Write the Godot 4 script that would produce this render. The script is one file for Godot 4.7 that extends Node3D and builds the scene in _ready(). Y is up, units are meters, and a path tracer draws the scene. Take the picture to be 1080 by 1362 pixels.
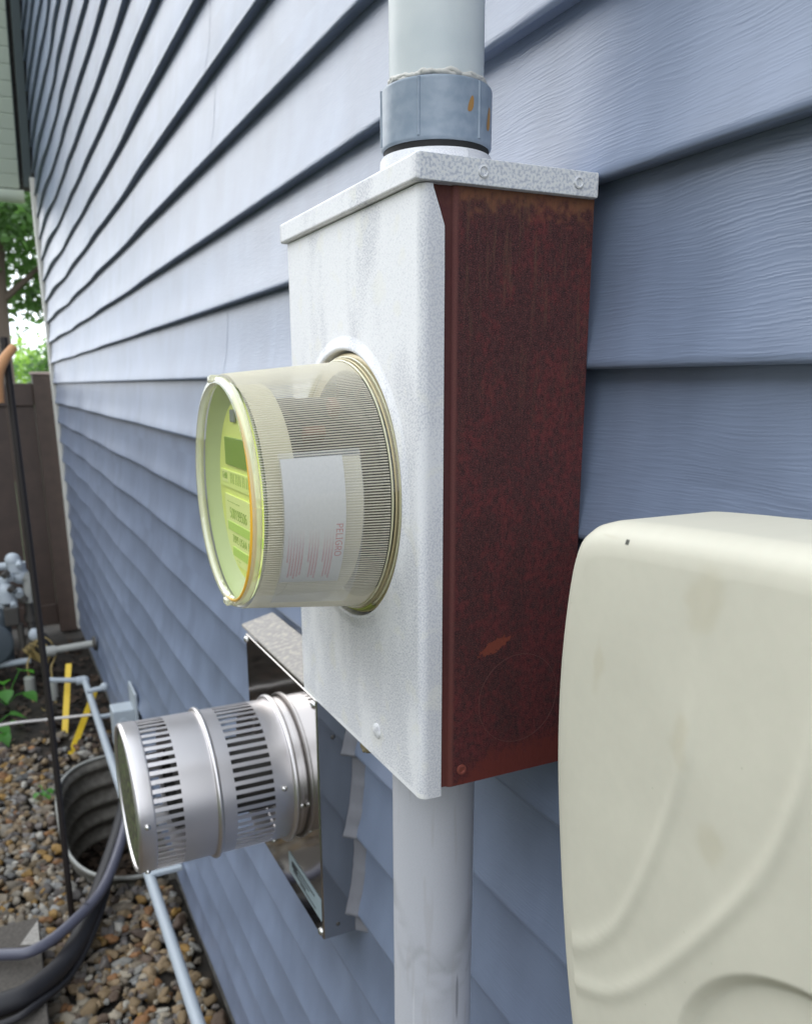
extends Node3D

const GY := -1.24          # level of the gravel
var M := {}                # materials
var used := {}

# ------------------------------------------------------------------ geometry
class Geo:
	var v := PackedVector3Array()
	var n := PackedVector3Array()
	var uv := PackedVector2Array()
	var ix := PackedInt32Array()

	# a sheet through rows of points, smooth; normal = (along the row) x (along the column)
	func grid(P: Array, flip := false, closed := false, us := 1.0, vs := 1.0, u0 := 0.0, v0 := 0.0) -> PackedVector3Array:
		var rows := P.size()
		var cols: int = P[0].size()
		var base := v.size()
		var out := PackedVector3Array()
		for r in rows:
			for k in cols:
				var ka := (k - 1 + cols) % cols if closed else maxi(k - 1, 0)
				var kb := (k + 1) % cols if closed else mini(k + 1, cols - 1)
				var du: Vector3 = P[r][kb] - P[r][ka]
				var dv: Vector3 = P[mini(r + 1, rows - 1)][k] - P[maxi(r - 1, 0)][k]
				var m := du.cross(dv)
				if m.length() < 1e-12:
					var rr := 1 if r == 0 else rows - 2
					du = P[rr][kb] - P[rr][ka]
					m = du.cross(dv)
					if m.length() < 1e-12:
						m = Vector3.UP
				m = m.normalized()
				out.append(-m if flip else m)
				v.append(P[r][k])
				n.append(-m if flip else m)
				uv.append(Vector2(u0 + us * k / maxf(cols if closed else cols - 1, 1), v0 + vs * r / maxf(rows - 1, 1)))
		var last := cols if closed else cols - 1
		for r in rows - 1:
			for k in last:
				var a := base + r * cols + k
				var b := base + r * cols + (k + 1) % cols
				var c := b + cols
				var d := a + cols
				if flip:
					ix.append_array([a, b, c, a, c, d])
				else:
					ix.append_array([a, c, b, a, d, c])
		return out

	# a sheet with thickness t behind its normal
	func shell(P: Array, t: float, flip := false, closed := false, us := 1.0, vs := 1.0) -> void:
		var nn := grid(P, flip, closed, us, vs)
		var cols: int = P[0].size()
		var Q := []
		for r in P.size():
			var row := []
			for k in cols:
				row.append(P[r][k] - nn[r * cols + k] * t)
			Q.append(row)
		grid(Q, not flip, closed, us, vs)
		grid([P[0], Q[0]], not flip, closed)
		grid([P[-1], Q[-1]], flip, closed)
		if not closed:
			grid([P.map(func(x): return x[0]), Q.map(func(x): return x[0])], flip)
			grid([P.map(func(x): return x[-1]), Q.map(func(x): return x[-1])], not flip)

	func rbox(c: Vector3, size: Vector3, r := 0.002, seg := 2, xf := Transform3D()) -> void:
		var h := size / 2
		r = minf(r, minf(h.x, minf(h.y, h.z)) * 0.999)
		for ax in 3:
			for s in [-1.0, 1.0]:
				var a1 := (ax + 1) % 3
				var a2 := (ax + 2) % 3
				var T := []
				for a in [a1, a2]:
					var t := []
					for i in seg + 1:
						t.append(-h[a] + r * i / seg)
					for i in seg + 1:
						t.append(h[a] - r + r * i / seg)
					T.append(t)
				var base := v.size()
				var N: int = T[0].size()
				for i in N:
					for j in N:
						var p := Vector3()
						p[ax] = s * h[ax]
						p[a1] = T[0][i]
						p[a2] = T[1][j]
						var inner := p.clamp(-h + Vector3.ONE * r, h - Vector3.ONE * r)
						var d := (p - inner).normalized()
						v.append(xf * (c + inner + d * r))
						n.append((xf.basis * d).normalized())
						uv.append(Vector2(p[a1], p[a2]))
				for i in N - 1:
					for j in N - 1:
						var a := base + i * N + j
						if s > 0:
							ix.append_array([a, a + 1, a + N + 1, a, a + N + 1, a + N])
						else:
							ix.append_array([a, a + N + 1, a + 1, a, a + N, a + N + 1])

	# profile of (radius, height) from bottom to top, turned about local y; split where it bends sharply
	func lathe(prof: Array, segs := 48, xf := Transform3D(), a0 := 0.0, a1 := TAU, flip := true, us := 1.0, vs := 1.0) -> void:
		var closed := a1 - a0 > TAU - 0.001
		var run := [prof[0]]
		for i in range(1, prof.size()):
			run.append(prof[i])
			var sharp := i == prof.size() - 1
			if not sharp:
				var d0: Vector2 = prof[i] - prof[i - 1]
				var d1: Vector2 = prof[i + 1] - prof[i]
				sharp = absf(d0.angle_to(d1)) > 0.75
			if sharp:
				var P := []
				for q in run:
					var row := []
					for k in (segs if closed else segs + 1):
						var a := a0 + (a1 - a0) * k / segs
						row.append(xf * Vector3(q.x * cos(a), q.y, q.x * sin(a)))
					P.append(row)
				grid(P, flip, closed, us, vs)
				run = [prof[i]]

	func tube(path: Array, radii, sides := 12, caps := true) -> void:
		var P := []
		var N := Vector3()
		for i in path.size():
			var t: Vector3 = (path[mini(i + 1, path.size() - 1)] - path[maxi(i - 1, 0)]).normalized()
			if i == 0:
				N = t.cross(Vector3(0.31, 0.17, 0.93)).normalized()
				if t.cross(Vector3(0.31, 0.17, 0.93)).length() < 0.1:
					N = t.cross(Vector3.RIGHT).normalized()
			N = (N - t * N.dot(t)).normalized()
			var B := t.cross(N)
			var r: float = radii[i] if radii is Array else radii
			var row := []
			for k in sides:
				var a := TAU * k / sides
				row.append(path[i] + (N * cos(a) + B * sin(a)) * r)
			P.append(row)
		grid(P, false, true)
		if caps:
			for e in [0, path.size() - 1]:
				var c := []
				for k in sides:
					c.append(path[e])
				grid([c, P[e]] if e == 0 else [P[e], c], false, true)

	func mesh() -> ArrayMesh:
		var A := []
		A.resize(Mesh.ARRAY_MAX)
		A[Mesh.ARRAY_VERTEX] = v
		A[Mesh.ARRAY_NORMAL] = n
		A[Mesh.ARRAY_TEX_UV] = uv
		A[Mesh.ARRAY_INDEX] = ix
		var m := ArrayMesh.new()
		m.add_surface_from_arrays(Mesh.PRIMITIVE_TRIANGLES, A)
		return m

# ------------------------------------------------------------------ nodes
func numbered(called: String) -> String:
	if not used.has(called):
		used[called] = 0
		return called
	used[called] += 1
	return "%s_%03d" % [called, used[called]]

func thing(called: String, label: String, category: String, at := Vector3.ZERO, group := "") -> Node3D:
	var o := Node3D.new()
	o.name = numbered(called)
	o.position = at
	o.set_meta("label", label)
	o.set_meta("category", category)
	if group:
		o.set_meta("group", group)
	add_child(o)
	return o

func mi(called: String, m: Mesh, mat: Material, parent: Node3D) -> MeshInstance3D:
	var o := MeshInstance3D.new()
	o.name = called
	o.mesh = m
	o.material_override = mat
	parent.add_child(o, true)
	return o

# geometry is given in world axes; the thing's own place is taken off again
func part(called: String, g: Geo, mat: Material, parent: Node3D) -> MeshInstance3D:
	var off := Vector3.ZERO
	var q: Node = parent
	while q != self:
		off += (q as Node3D).position
		q = q.get_parent()
	if off != Vector3.ZERO:
		for i in g.v.size():
			g.v[i] -= off
	return mi(called, g.mesh(), mat, parent)

func solo(called: String, g: Geo, mat: Material, label: String, category: String, group := "") -> MeshInstance3D:
	var o := mi(numbered(called), g.mesh(), mat, self)
	o.set_meta("label", label)
	o.set_meta("category", category)
	if group:
		o.set_meta("group", group)
	return o

func struct(called: String, g: Geo, mat: Material) -> MeshInstance3D:
	var o := mi(called, g.mesh(), mat, self)
	o.set_meta("kind", "structure")
	return o

# axis z frame: lathe height runs along +z
func zframe(c: Vector3) -> Transform3D:
	return Transform3D(Basis(Vector3(1, 0, 0), Vector3(0, 0, 1), Vector3(0, -1, 0)), c)

func ease_path(pts: Array, per := 8) -> Array:
	var out := []
	for i in pts.size() - 1:
		var a: Vector3 = pts[maxi(i - 1, 0)]
		var b: Vector3 = pts[i]
		var c: Vector3 = pts[i + 1]
		var d: Vector3 = pts[mini(i + 2, pts.size() - 1)]
		for k in per:
			out.append(b.cubic_interpolate(c, a, d, float(k) / per))
	out.append(pts[-1])
	return out

# ------------------------------------------------------------------ materials
func lin(r: float, g: float, b: float, a := 1.0) -> Color:
	var c := Color(r, g, b).linear_to_srgb()
	c.a = a
	return c

func mat(called: String, c: Color, rough := 0.6, metal := 0.0) -> StandardMaterial3D:
	var m := StandardMaterial3D.new()
	m.resource_name = called
	m.albedo_color = c
	m.roughness = rough
	m.metallic = metal
	M[called] = m
	return m

func pane(called: String, c: Color, rough := 0.05) -> StandardMaterial3D:
	var m := mat(called, c, rough)
	m.transparency = BaseMaterial3D.TRANSPARENCY_ALPHA
	return m

func fnoise(s: int, f: float, oct := 3, type := FastNoiseLite.TYPE_SIMPLEX_SMOOTH) -> FastNoiseLite:
	var n := FastNoiseLite.new()
	n.seed = s
	n.frequency = f
	n.noise_type = type
	n.fractal_octaves = oct
	return n

func paint(w: int, h: int, f: Callable) -> ImageTexture:
	var b := PackedByteArray()
	b.resize(w * h * 3)
	var i := 0
	for y in h:
		for x in w:
			var c: Color = f.call(x, y)
			b[i] = int(clampf(c.r, 0, 1) * 255)
			b[i + 1] = int(clampf(c.g, 0, 1) * 255)
			b[i + 2] = int(clampf(c.b, 0, 1) * 255)
			i += 3
	return ImageTexture.create_from_image(Image.create_from_data(w, h, false, Image.FORMAT_RGB8, b))

func noise_tex(s: int, f: float, stops: Array, size := 512, oct := 4, type := FastNoiseLite.TYPE_SIMPLEX_SMOOTH) -> NoiseTexture2D:
	var t := NoiseTexture2D.new()
	t.width = size
	t.height = size
	t.seamless = true
	t.noise = fnoise(s, f, oct, type)
	var g := Gradient.new()
	g.offsets = PackedFloat32Array(stops.map(func(x): return x[0]))
	g.colors = PackedColorArray(stops.map(func(x): return x[1]))
	t.color_ramp = g
	return t

func tri(m: StandardMaterial3D, t: Texture2D, metres: float) -> StandardMaterial3D:
	m.albedo_texture = t
	m.uv1_triplanar = true
	m.uv1_scale = Vector3.ONE / metres
	return m

func bump_tri(m: StandardMaterial3D, t: Texture2D, cm: float, metres := 0.0) -> void:
	m.heightmap_enabled = true
	m.heightmap_texture = t
	m.heightmap_scale = cm
	if metres > 0:
		m.uv1_triplanar = true
		m.uv1_scale = Vector3.ONE / metres

func rough_tex(m: StandardMaterial3D, t: Texture2D) -> void:
	m.roughness_texture = t
	m.roughness_texture_channel = BaseMaterial3D.TEXTURE_CHANNEL_RED

func materials() -> void:
	var grey := [[0.0, Color.BLACK], [1.0, Color.WHITE]]
	var fine := noise_tex(3, 0.09, grey, 512, 3)
	var soft := noise_tex(4, 0.012, grey, 512, 4)
	M.fine = fine
	# lap siding: long wavering grain pressed into blue-grey vinyl
	var im: Image = fnoise(11, 0.26, 3).get_seamless_image(90, 512)
	im.resize(2048, 512, Image.INTERPOLATE_CUBIC)
	var im2: Image = fnoise(12, 0.02, 3).get_seamless_image(2048, 512)
	var warp: Image = fnoise(13, 0.004, 2).get_seamless_image(2048, 512)
	var a := im.get_data()
	var b2 := im2.get_data()
	var wv := warp.get_data()
	var o := PackedByteArray()
	o.resize(a.size())
	for y in 512:
		for x in 2048:
			var yy := (y + int((wv[y * 2048 + x] - 128) * 0.07)) & 511
			var g := a[yy * 2048 + x] / 255.0
			g = clampf((g - 0.35) * 2.2, 0, 1)
			o[y * 2048 + x] = int(clampf(g * (0.6 + 0.6 * b2[y * 2048 + x] / 255.0), 0, 1) * 255)
	var grain := ImageTexture.create_from_image(Image.create_from_data(2048, 512, false, Image.FORMAT_L8, o))
	var sid := mat("siding_vinyl", lin(0.205, 0.248, 0.350), 0.37)
	sid.heightmap_enabled = true
	sid.heightmap_texture = grain
	sid.heightmap_scale = 0.013
	var da := fnoise(14, 0.006, 4)
	var db := fnoise(15, 0.35, 1)
	sid.albedo_texture = paint(1024, 256, func(x: int, y: int):
		var k := 0.94 + 0.10 * da.get_noise_2d(x * 1.4, y * 0.6)
		if db.get_noise_2d(x, y) > 0.93:
			k *= 1.3
		return Color(k, k, k))
	M.siding2 = sid.duplicate()
	M.siding2.albedo_color = lin(0.200, 0.242, 0.342)
	M.siding3 = sid.duplicate()
	M.siding3.albedo_color = lin(0.210, 0.254, 0.358)
	mat("trim_white", lin(0.62, 0.60, 0.55), 0.5)
	tri(mat("foundation", lin(1, 1, 1), 0.9), noise_tex(21, 0.02, [[0.2, lin(0.10, 0.095, 0.085)], [0.8, lin(0.22, 0.21, 0.19)]]), 0.6)
	mat("soffit_sage", lin(0.62, 0.68, 0.56), 0.55)
	mat("frieze_dark", lin(0.12, 0.145, 0.15), 0.6)
	tri(mat("shingle", lin(1, 1, 1), 0.9), noise_tex(22, 0.05, [[0.2, lin(0.04, 0.04, 0.04)], [0.8, lin(0.12, 0.11, 0.10)]]), 0.5)
	# meter box
	var bl := fnoise(31, 0.006, 4)
	var sp := fnoise(32, 0.2, 2)
	var st := fnoise(33, 0.02, 3)
	var sq := fnoise(35, 0.42, 2)
	var galv := paint(768, 1024, func(x: int, y: int):
		var big := bl.get_noise_2d(x, y * 0.35) * 0.5 + 0.5
		var low := float(y) / 1024.0
		var spk := sp.get_noise_2d(x, y)
		var grit := sq.get_noise_2d(x, y)
		var right := smoothstep(0.80, 0.86, x / 768.0)  # darker right flange: side shade painted in, plus heavier oxide
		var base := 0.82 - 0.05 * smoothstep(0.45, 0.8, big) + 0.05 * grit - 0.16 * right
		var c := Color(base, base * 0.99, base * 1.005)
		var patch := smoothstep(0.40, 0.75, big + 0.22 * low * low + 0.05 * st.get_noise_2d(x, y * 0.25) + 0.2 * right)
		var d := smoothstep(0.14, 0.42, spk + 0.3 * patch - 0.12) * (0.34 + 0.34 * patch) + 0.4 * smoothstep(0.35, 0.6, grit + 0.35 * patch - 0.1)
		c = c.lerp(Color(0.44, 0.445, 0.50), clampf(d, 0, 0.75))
		var yel := smoothstep(0.60, 0.8, st.get_noise_2d(x * 0.5 + 900, y * 0.5) * 0.5 + 0.5)
		c = c.lerp(Color(0.80, 0.77, 0.64), yel * 0.25)
		return c.linear_to_srgb())
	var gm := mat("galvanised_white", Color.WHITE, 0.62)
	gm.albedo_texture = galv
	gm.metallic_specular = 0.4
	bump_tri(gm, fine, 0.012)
	var flk := mat("galvanised_grey", Color.WHITE, 0.55)
	tri(flk, noise_tex(34, 0.035, [[0.25, lin(0.42, 0.43, 0.48)], [0.42, lin(0.55, 0.56, 0.59)], [0.5, lin(0.62, 0.62, 0.63)], [0.8, lin(0.68, 0.67, 0.65)]], 512, 6), 0.045)
	flk.metallic_specular = 0.45
	var r1 := fnoise(41, 0.006, 4)
	var r2 := fnoise(42, 0.30, 2)
	var r3 := fnoise(43, 0.03, 3)
	# rusted side: u runs from the wall to the front bend, v from the bottom up
	var rust := paint(512, 1536, func(x: int, y: int):
		var u := x / 512.0
		var v := y / 1536.0
		var big := r1.get_noise_2d(x, y * 0.7)
		var sm := r2.get_noise_2d(x, y)
		var md := r3.get_noise_2d(x, y)
		var red := smoothstep(-0.3, 0.6, 0.8 * big + 0.7 * md + 0.5 * (0.5 - u) + 0.5 * (0.5 - v))
		var c := Color(0.060, 0.021, 0.021).lerp(Color(0.112, 0.024, 0.025), red)
		c = c.lerp(Color(0.016, 0.008, 0.010), smoothstep(0.02, 0.42, sm + 0.55 * r3.get_noise_2d(x * 1.7 + 300, y * 1.4)) * 0.9)
		c = c.lerp(Color(0.085, 0.045, 0.03), smoothstep(0.15, 0.5, r3.get_noise_2d(x * 1.3, y * 0.12)) * smoothstep(0.5, 1.0, v) * 0.6)
		c = c.lerp(Color(0.15, 0.072, 0.070), smoothstep(0.24, 0.55, -sm - 0.15 * md) * 0.6)
		c = c.lerp(Color(0.20, 0.055, 0.045), smoothstep(0.38, 0.6, r2.get_noise_2d(x * 0.6 + 700, y * 0.6)) * 0.7)
		var top := smoothstep(0.955, 1.005, v + 0.03 * md + 0.02 * sm - 0.01 * absf(big))
		c = c.lerp(Color(0.20, 0.09, 0.045), top * 0.75)
		var band := smoothstep(0.070 + 0.03 * (0.5 - u) , 0.030 + 0.03 * (0.5 - u), v + 0.022 * md + 0.01 * sm + 0.05 * smoothstep(0.55, 0.9, u))
		c = c.lerp(Color(0.13, 0.028, 0.022), band)
		var fold := smoothstep(0.80, 0.835, u + 0.012 * md)
		c = c.lerp(Color(0.082, 0.024, 0.024), fold * 0.75)
		c = c.lerp(Color(0.15, 0.055, 0.048), smoothstep(0.022, 0.0, absf(u - 0.825)) * (0.35 + 0.6 * smoothstep(-0.2, 0.4, sm)))  # lighter line paints in the highlight along the front bend
		var low := smoothstep(0.30, 0.05, v) * fold
		c = c.lerp(Color(0.16, 0.045, 0.032), low * 0.5)
		var q := Vector2((u - 0.545) * 0.115 - (v - 0.255) * 0.06, (v - 0.255) * 0.366 + (u - 0.545) * 0.045)
		var ch := smoothstep(1.0, 0.75, Vector2(q.x / 0.0135, q.y / 0.0045).length() + 0.45 * r3.get_noise_2d(x * 2.0, y * 2.0) + 0.15 * sm)
		c = c.lerp(Color(0.22, 0.052, 0.03), ch * 0.75)
		return c.linear_to_srgb())
	var rm := mat("rusted_steel", Color.WHITE, 0.72)
	rm.albedo_texture = rust
	rm.metallic_specular = 0.35
	bump_tri(rm, fine, 0.02)
	mat("rust_red", lin(0.19, 0.045, 0.03), 0.75)
	mat("rust_line", lin(0.12, 0.04, 0.035), 0.7)
	mat("black_void", lin(0.012, 0.012, 0.012), 0.8)
	mat("bronze_old", lin(0.16, 0.13, 0.07), 0.6)
	# pvc
	var pn := fnoise(51, 0.012, 3)
	var pf := fnoise(52, 0.2, 2)
	mat("pvc_light", lin(0.55, 0.58, 0.58), 0.5)
	tri(M.pvc_light, noise_tex(53, 0.01, [[0.3, Color(0.94, 0.95, 0.96)], [0.7, Color(1, 1, 1)]]), 0.3)
	var low := mat("pvc_scuffed", Color.WHITE, 0.55)
	low.albedo_texture = paint(512, 1024, func(x: int, y: int):
		var u := x / 512.0
		var v := y / 1024.0        # the top quarter of a metre of the pipe
		var c := Color(0.50, 0.50, 0.54)
		var s1 := pn.get_noise_2d(x * 0.5, y * 0.8)
		var swoop := 0.33 + 0.10 * sin((u - 0.33) * 9.0) + 0.015 * s1
		var m1 := smoothstep(0.09, 0.0, absf(v - swoop - 0.02)) * smoothstep(-0.35, 0.25, s1 + 0.1)
		var m2 := smoothstep(0.02, 0.0, absf(v - 0.42 - 0.04 * sin(u * 21.0 + 1.0))) * smoothstep(-0.2, 0.2, pn.get_noise_2d(x + 400, y))
		c = c.lerp(Color(0.27, 0.27, 0.28), clampf(m1 * 0.45 + m2 * 0.3, 0, 0.8))
		var drip := smoothstep(0.35, 0.6, pn.get_noise_2d(x * 3.0, y * 0.25) + 0.1)
		c = c.lerp(Color(0.40, 0.38, 0.38), drip * 0.3)
		var sc := smoothstep(0.004, 0.0, absf(u - 0.44 - 0.02 * sin(v * 9.0))) * smoothstep(0.45, 0.5, v) * smoothstep(0.95, 0.8, v)
		c = c.lerp(Color(0.7, 0.7, 0.72), sc * 0.6)
		var dk := smoothstep(1.0, 0.7, Vector2((u - 0.605) / 0.008, (v - 0.49) / 0.055).length())
		c = c.lerp(Color(0.05, 0.05, 0.05), dk * 0.5)
		return (c * (1.0 + 0.04 * pf.get_noise_2d(x, y))).linear_to_srgb())
	mat("pvc_grey", lin(0.245, 0.29, 0.35), 0.4)
	tri(M.pvc_grey, noise_tex(54, 0.02, [[0.3, Color(0.9, 0.92, 0.93)], [0.7, Color(1, 1, 1)]]), 0.12)
	mat("stain_orange", lin(0.32, 0.17, 0.05), 0.6)
	mat("sealant", lin(0.50, 0.48, 0.44), 0.5)
	mat("sealant_grey", lin(0.20, 0.20, 0.225), 0.5)
	# meter
	pane("clear_cover", lin(0.80, 0.76, 0.56, 0.03), 0.06)
	pane("cover_rib", lin(0.90, 0.84, 0.68, 0.54), 0.16)
	pane("cover_rim", lin(0.86, 0.83, 0.58, 0.42), 0.1)
	pane("clear_tape", lin(0.75, 0.75, 0.72, 0.22), 0.08)
	mat("inner_cream", lin(0.50, 0.46, 0.32), 0.5)
	tri(mat("inner_dark", lin(1, 1, 1), 0.5), noise_tex(61, 0.012, [[0.3, lin(0.010, 0.008, 0.006)], [0.7, lin(0.045, 0.032, 0.024)]]), 0.08)
	mat("copper_part", lin(0.13, 0.06, 0.035), 0.5)
	mat("amber", lin(0.90, 0.48, 0.04), 0.3)  # colour of the reflection painted inside the meter rim
	mat("face_green", lin(0.88, 0.97, 0.24), 0.5)
	mat("face_ring", lin(0.62, 0.72, 0.36), 0.5)
	mat("face_label", lin(0.84, 0.96, 0.27), 0.5)
	mat("face_label_pale", lin(0.90, 0.98, 0.36), 0.5)
	mat("face_band", lin(0.56, 0.80, 0.14), 0.5)
	mat("face_display", lin(0.24, 0.40, 0.03), 0.3)
	mat("face_ink", lin(0.36, 0.50, 0.09), 0.6)
	mat("face_button", lin(0.25, 0.29, 0.24), 0.5)
	mat("gasket_green", lin(0.38, 0.42, 0.08), 0.4)
	mat("brass_ring", lin(0.52, 0.44, 0.26), 0.35, 0.3)
	var ln := fnoise(63, 0.03, 2)
	var lf := fnoise(64, 0.22, 2)
	var paper := mat("label_paper", Color.WHITE, 0.4)
	# the red small print runs down the label in columns; painted out towards the top as glare
	paper.albedo_texture = paint(512, 768, func(x: int, y: int):
		var c := Color(0.58, 0.565, 0.55)
		c = c * (1.0 + 0.05 * ln.get_noise_2d(x, y))
		var ink := 0.0
		for blk in [[30, 6], [205, 4], [330, 4]]:
			for l in blk[1]:
				var x0: int = blk[0] + l * 24
				if x >= x0 and x < x0 + 15:
					var end := 742 - (130 if l == 0 else 0) - int(40 * fposmod(l * 0.37, 1.0))
					if y > 400 and y < end:
						ink = (1.0 if lf.get_noise_2d(x * 0.9 + l * 50, y * 0.8) > -0.12 else 0.0)
		ink *= smoothstep(360, 620, y)
		c = c.lerp(Color(0.52, 0.14, 0.15), ink * 0.75)
		return c.linear_to_srgb())
	mat("ink_red", lin(0.50, 0.17, 0.17), 0.6)
	# vent
	var vm := mat("stainless", lin(0.66, 0.63, 0.63), 0.36, 1.0)
	bump_tri(vm, noise_tex(71, 0.004, grey, 512, 2), 0.05, 0.5)
	var vp := mat("stainless_plate", lin(0.44, 0.42, 0.40), 0.07, 1.0)
	bump_tri(vp, noise_tex(72, 0.003, grey, 512, 2), 0.03, 0.4)
	tri(mat("stainless_dirty", Color.WHITE, 0.7, 0.2), noise_tex(73, 0.02, [[0.25, lin(0.02, 0.018, 0.012)], [0.5, lin(0.07, 0.06, 0.04)], [0.62, lin(0.06, 0.11, 0.02)], [0.8, lin(0.17, 0.13, 0.09)]]), 0.12)
	mat("screw_steel", lin(0.65, 0.64, 0.62), 0.25, 1.0)
	mat("sticker", lin(0.34, 0.42, 0.46), 0.45)
	mat("sticker_ink", lin(0.05, 0.06, 0.07), 0.6)
	tri(mat("corroded", lin(1, 1, 1), 0.8), noise_tex(74, 0.03, [[0.3, lin(0.34, 0.31, 0.29)], [0.55, lin(0.38, 0.35, 0.32)], [0.8, lin(0.52, 0.47, 0.39)]]), 0.16)
	# utility box
	var cm := mat("cream_plastic", Color.WHITE, 0.5)
	cm.albedo_texture = noise_tex(81, 0.004, [[0.2, lin(0.50, 0.50, 0.38)], [0.8, lin(0.57, 0.56, 0.44)]], 512, 3)
	cm.uv1_triplanar = true
	cm.uv1_scale = Vector3.ONE / 0.3
	cm.metallic_specular = 0.4
	cm.uv1_triplanar = false
	cm.uv1_scale = Vector3.ONE
	var cn := fnoise(82, 0.008, 3)
	cm.albedo_texture = paint(512, 512, func(x: int, y: int):
		var p := Vector2(0.13 + 0.34 * x / 512.0, 0.22 - 0.34 * y / 512.0)
		var k := cn.get_noise_2d(x, y)
		var c := Color(0.575, 0.545, 0.45) * (1.0 + 0.06 * k + 0.02 * cn.get_noise_2d(x * 9.0, y * 9.0)) if cn.get_noise_2d(x * 23.0, y * 23.0) < 0.78 else Color(0.46, 0.44, 0.34)
		for q in [[0.1665, 0.140, 0.0035, 0.014, 0.0], [0.218, 0.129, 0.0055, 0.010, 0.0], [0.2375, 0.0925, 0.0075, 0.0085, 0.4], [0.2235, 0.186, 0.008, 0.012, 0.3], [0.165, 0.198, 0.012, 0.0012, 0.0]]:
			var d := Vector2((p.x - q[0]) / q[2], (p.y - q[1]) / q[3]).length() + 0.9 * k + 0.5 * cn.get_noise_2d(x * 4.0, y * 4.0)
			c = c.lerp(Color(0.47, 0.42, 0.30), smoothstep(1.2, 0.3, d) * 0.36)
		if p.distance_to(Vector2(0.1785, 0.1975)) < 0.0011:
			c = Color(0.05, 0.05, 0.04)
		return c.linear_to_srgb())
	# ground things
	tri(mat("soil", lin(1, 1, 1), 0.95), noise_tex(91, 0.03, [[0.2, lin(0.008, 0.006, 0.004)], [0.8, lin(0.025, 0.018, 0.012)]]), 1.3)
	tri(mat("lawn", lin(1, 1, 1), 0.95), noise_tex(92, 0.02, [[0.2, lin(0.035, 0.05, 0.018)], [0.8, lin(0.075, 0.10, 0.035)]]), 2.0)
	tri(mat("well_steel", lin(1, 1, 1), 0.55, 0.3), noise_tex(93, 0.02, [[0.2, lin(0.11, 0.10, 0.085)], [0.8, lin(0.22, 0.205, 0.18)]]), 0.4)
	tri(mat("concrete", lin(1, 1, 1), 0.9), noise_tex(94, 0.05, [[0.2, lin(0.060, 0.052, 0.045)], [0.8, lin(0.095, 0.083, 0.07)]]), 0.3)
	tri(mat("smooth_concrete", lin(1, 1, 1), 0.9), noise_tex(97, 0.05, [[0.2, lin(0.24, 0.22, 0.2)], [0.8, lin(0.34, 0.32, 0.29)]]), 0.3)
	mat("pipe_grey", lin(0.36, 0.40, 0.44), 0.5)
	mat("hose_grey", lin(0.085, 0.085, 0.115), 0.42)
	mat("hose_black", lin(0.016, 0.015, 0.018), 0.6)
	mat("pole_dark", lin(0.022, 0.017, 0.016), 0.5, 0.2)
	mat("tan_wood", lin(0.55, 0.27, 0.12), 0.6)
	mat("tan_pale", lin(0.62, 0.38, 0.29), 0.6)
	mat("meter_white", lin(0.40, 0.44, 0.48), 0.5)
	mat("meter_slate", lin(0.06, 0.075, 0.09), 0.5)
	mat("fitting_grey", lin(0.30, 0.30, 0.28), 0.55)
	mat("cast_dark", lin(0.05, 0.045, 0.04), 0.6)
	mat("yellow_plastic", lin(0.62, 0.42, 0.02), 0.5)
	mat("wire_tan", lin(0.30, 0.22, 0.08), 0.6)
	mat("wire_white", lin(0.55, 0.52, 0.50), 0.5)
	mat("red_tag", lin(0.40, 0.03, 0.04), 0.5)
	tri(mat("fence_brown", lin(1, 1, 1), 0.55), noise_tex(95, 0.01, [[0.2, lin(0.052, 0.034, 0.027)], [0.8, lin(0.066, 0.043, 0.034)]]), 0.5)
	mat("fence_cap", lin(0.34, 0.26, 0.24), 0.6)
	mat("added_house_wall", lin(0.30, 0.29, 0.26), 0.6)
	mat("dark_glass", lin(0.03, 0.035, 0.04), 0.1)
	mat("bark", lin(0.10, 0.075, 0.06), 0.9)
	for l in [["leaf_dark", 0.035, 0.075, 0.02], ["leaf_bright", 0.12, 0.19, 0.045], ["leaf_plant", 0.06, 0.20, 0.03]]:
		var lm := mat(l[0], lin(l[1], l[2], l[3]), 0.55)
		lm.backlight_enabled = true
		lm.backlight = lin(l[1] * 4.0, l[2] * 4.0, l[3] * 3.0)
	var stm := mat("stone", Color.WHITE, 0.75)
	tri(stm, noise_tex(96, 0.03, [[0.2, Color(0.78, 0.76, 0.74)], [0.8, Color(1, 1, 1)]]), 0.06)
	stm.vertex_color_use_as_albedo = true
	var dl := mat("dry_leaf", Color.WHITE, 0.8)
	dl.vertex_color_use_as_albedo = true

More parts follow.
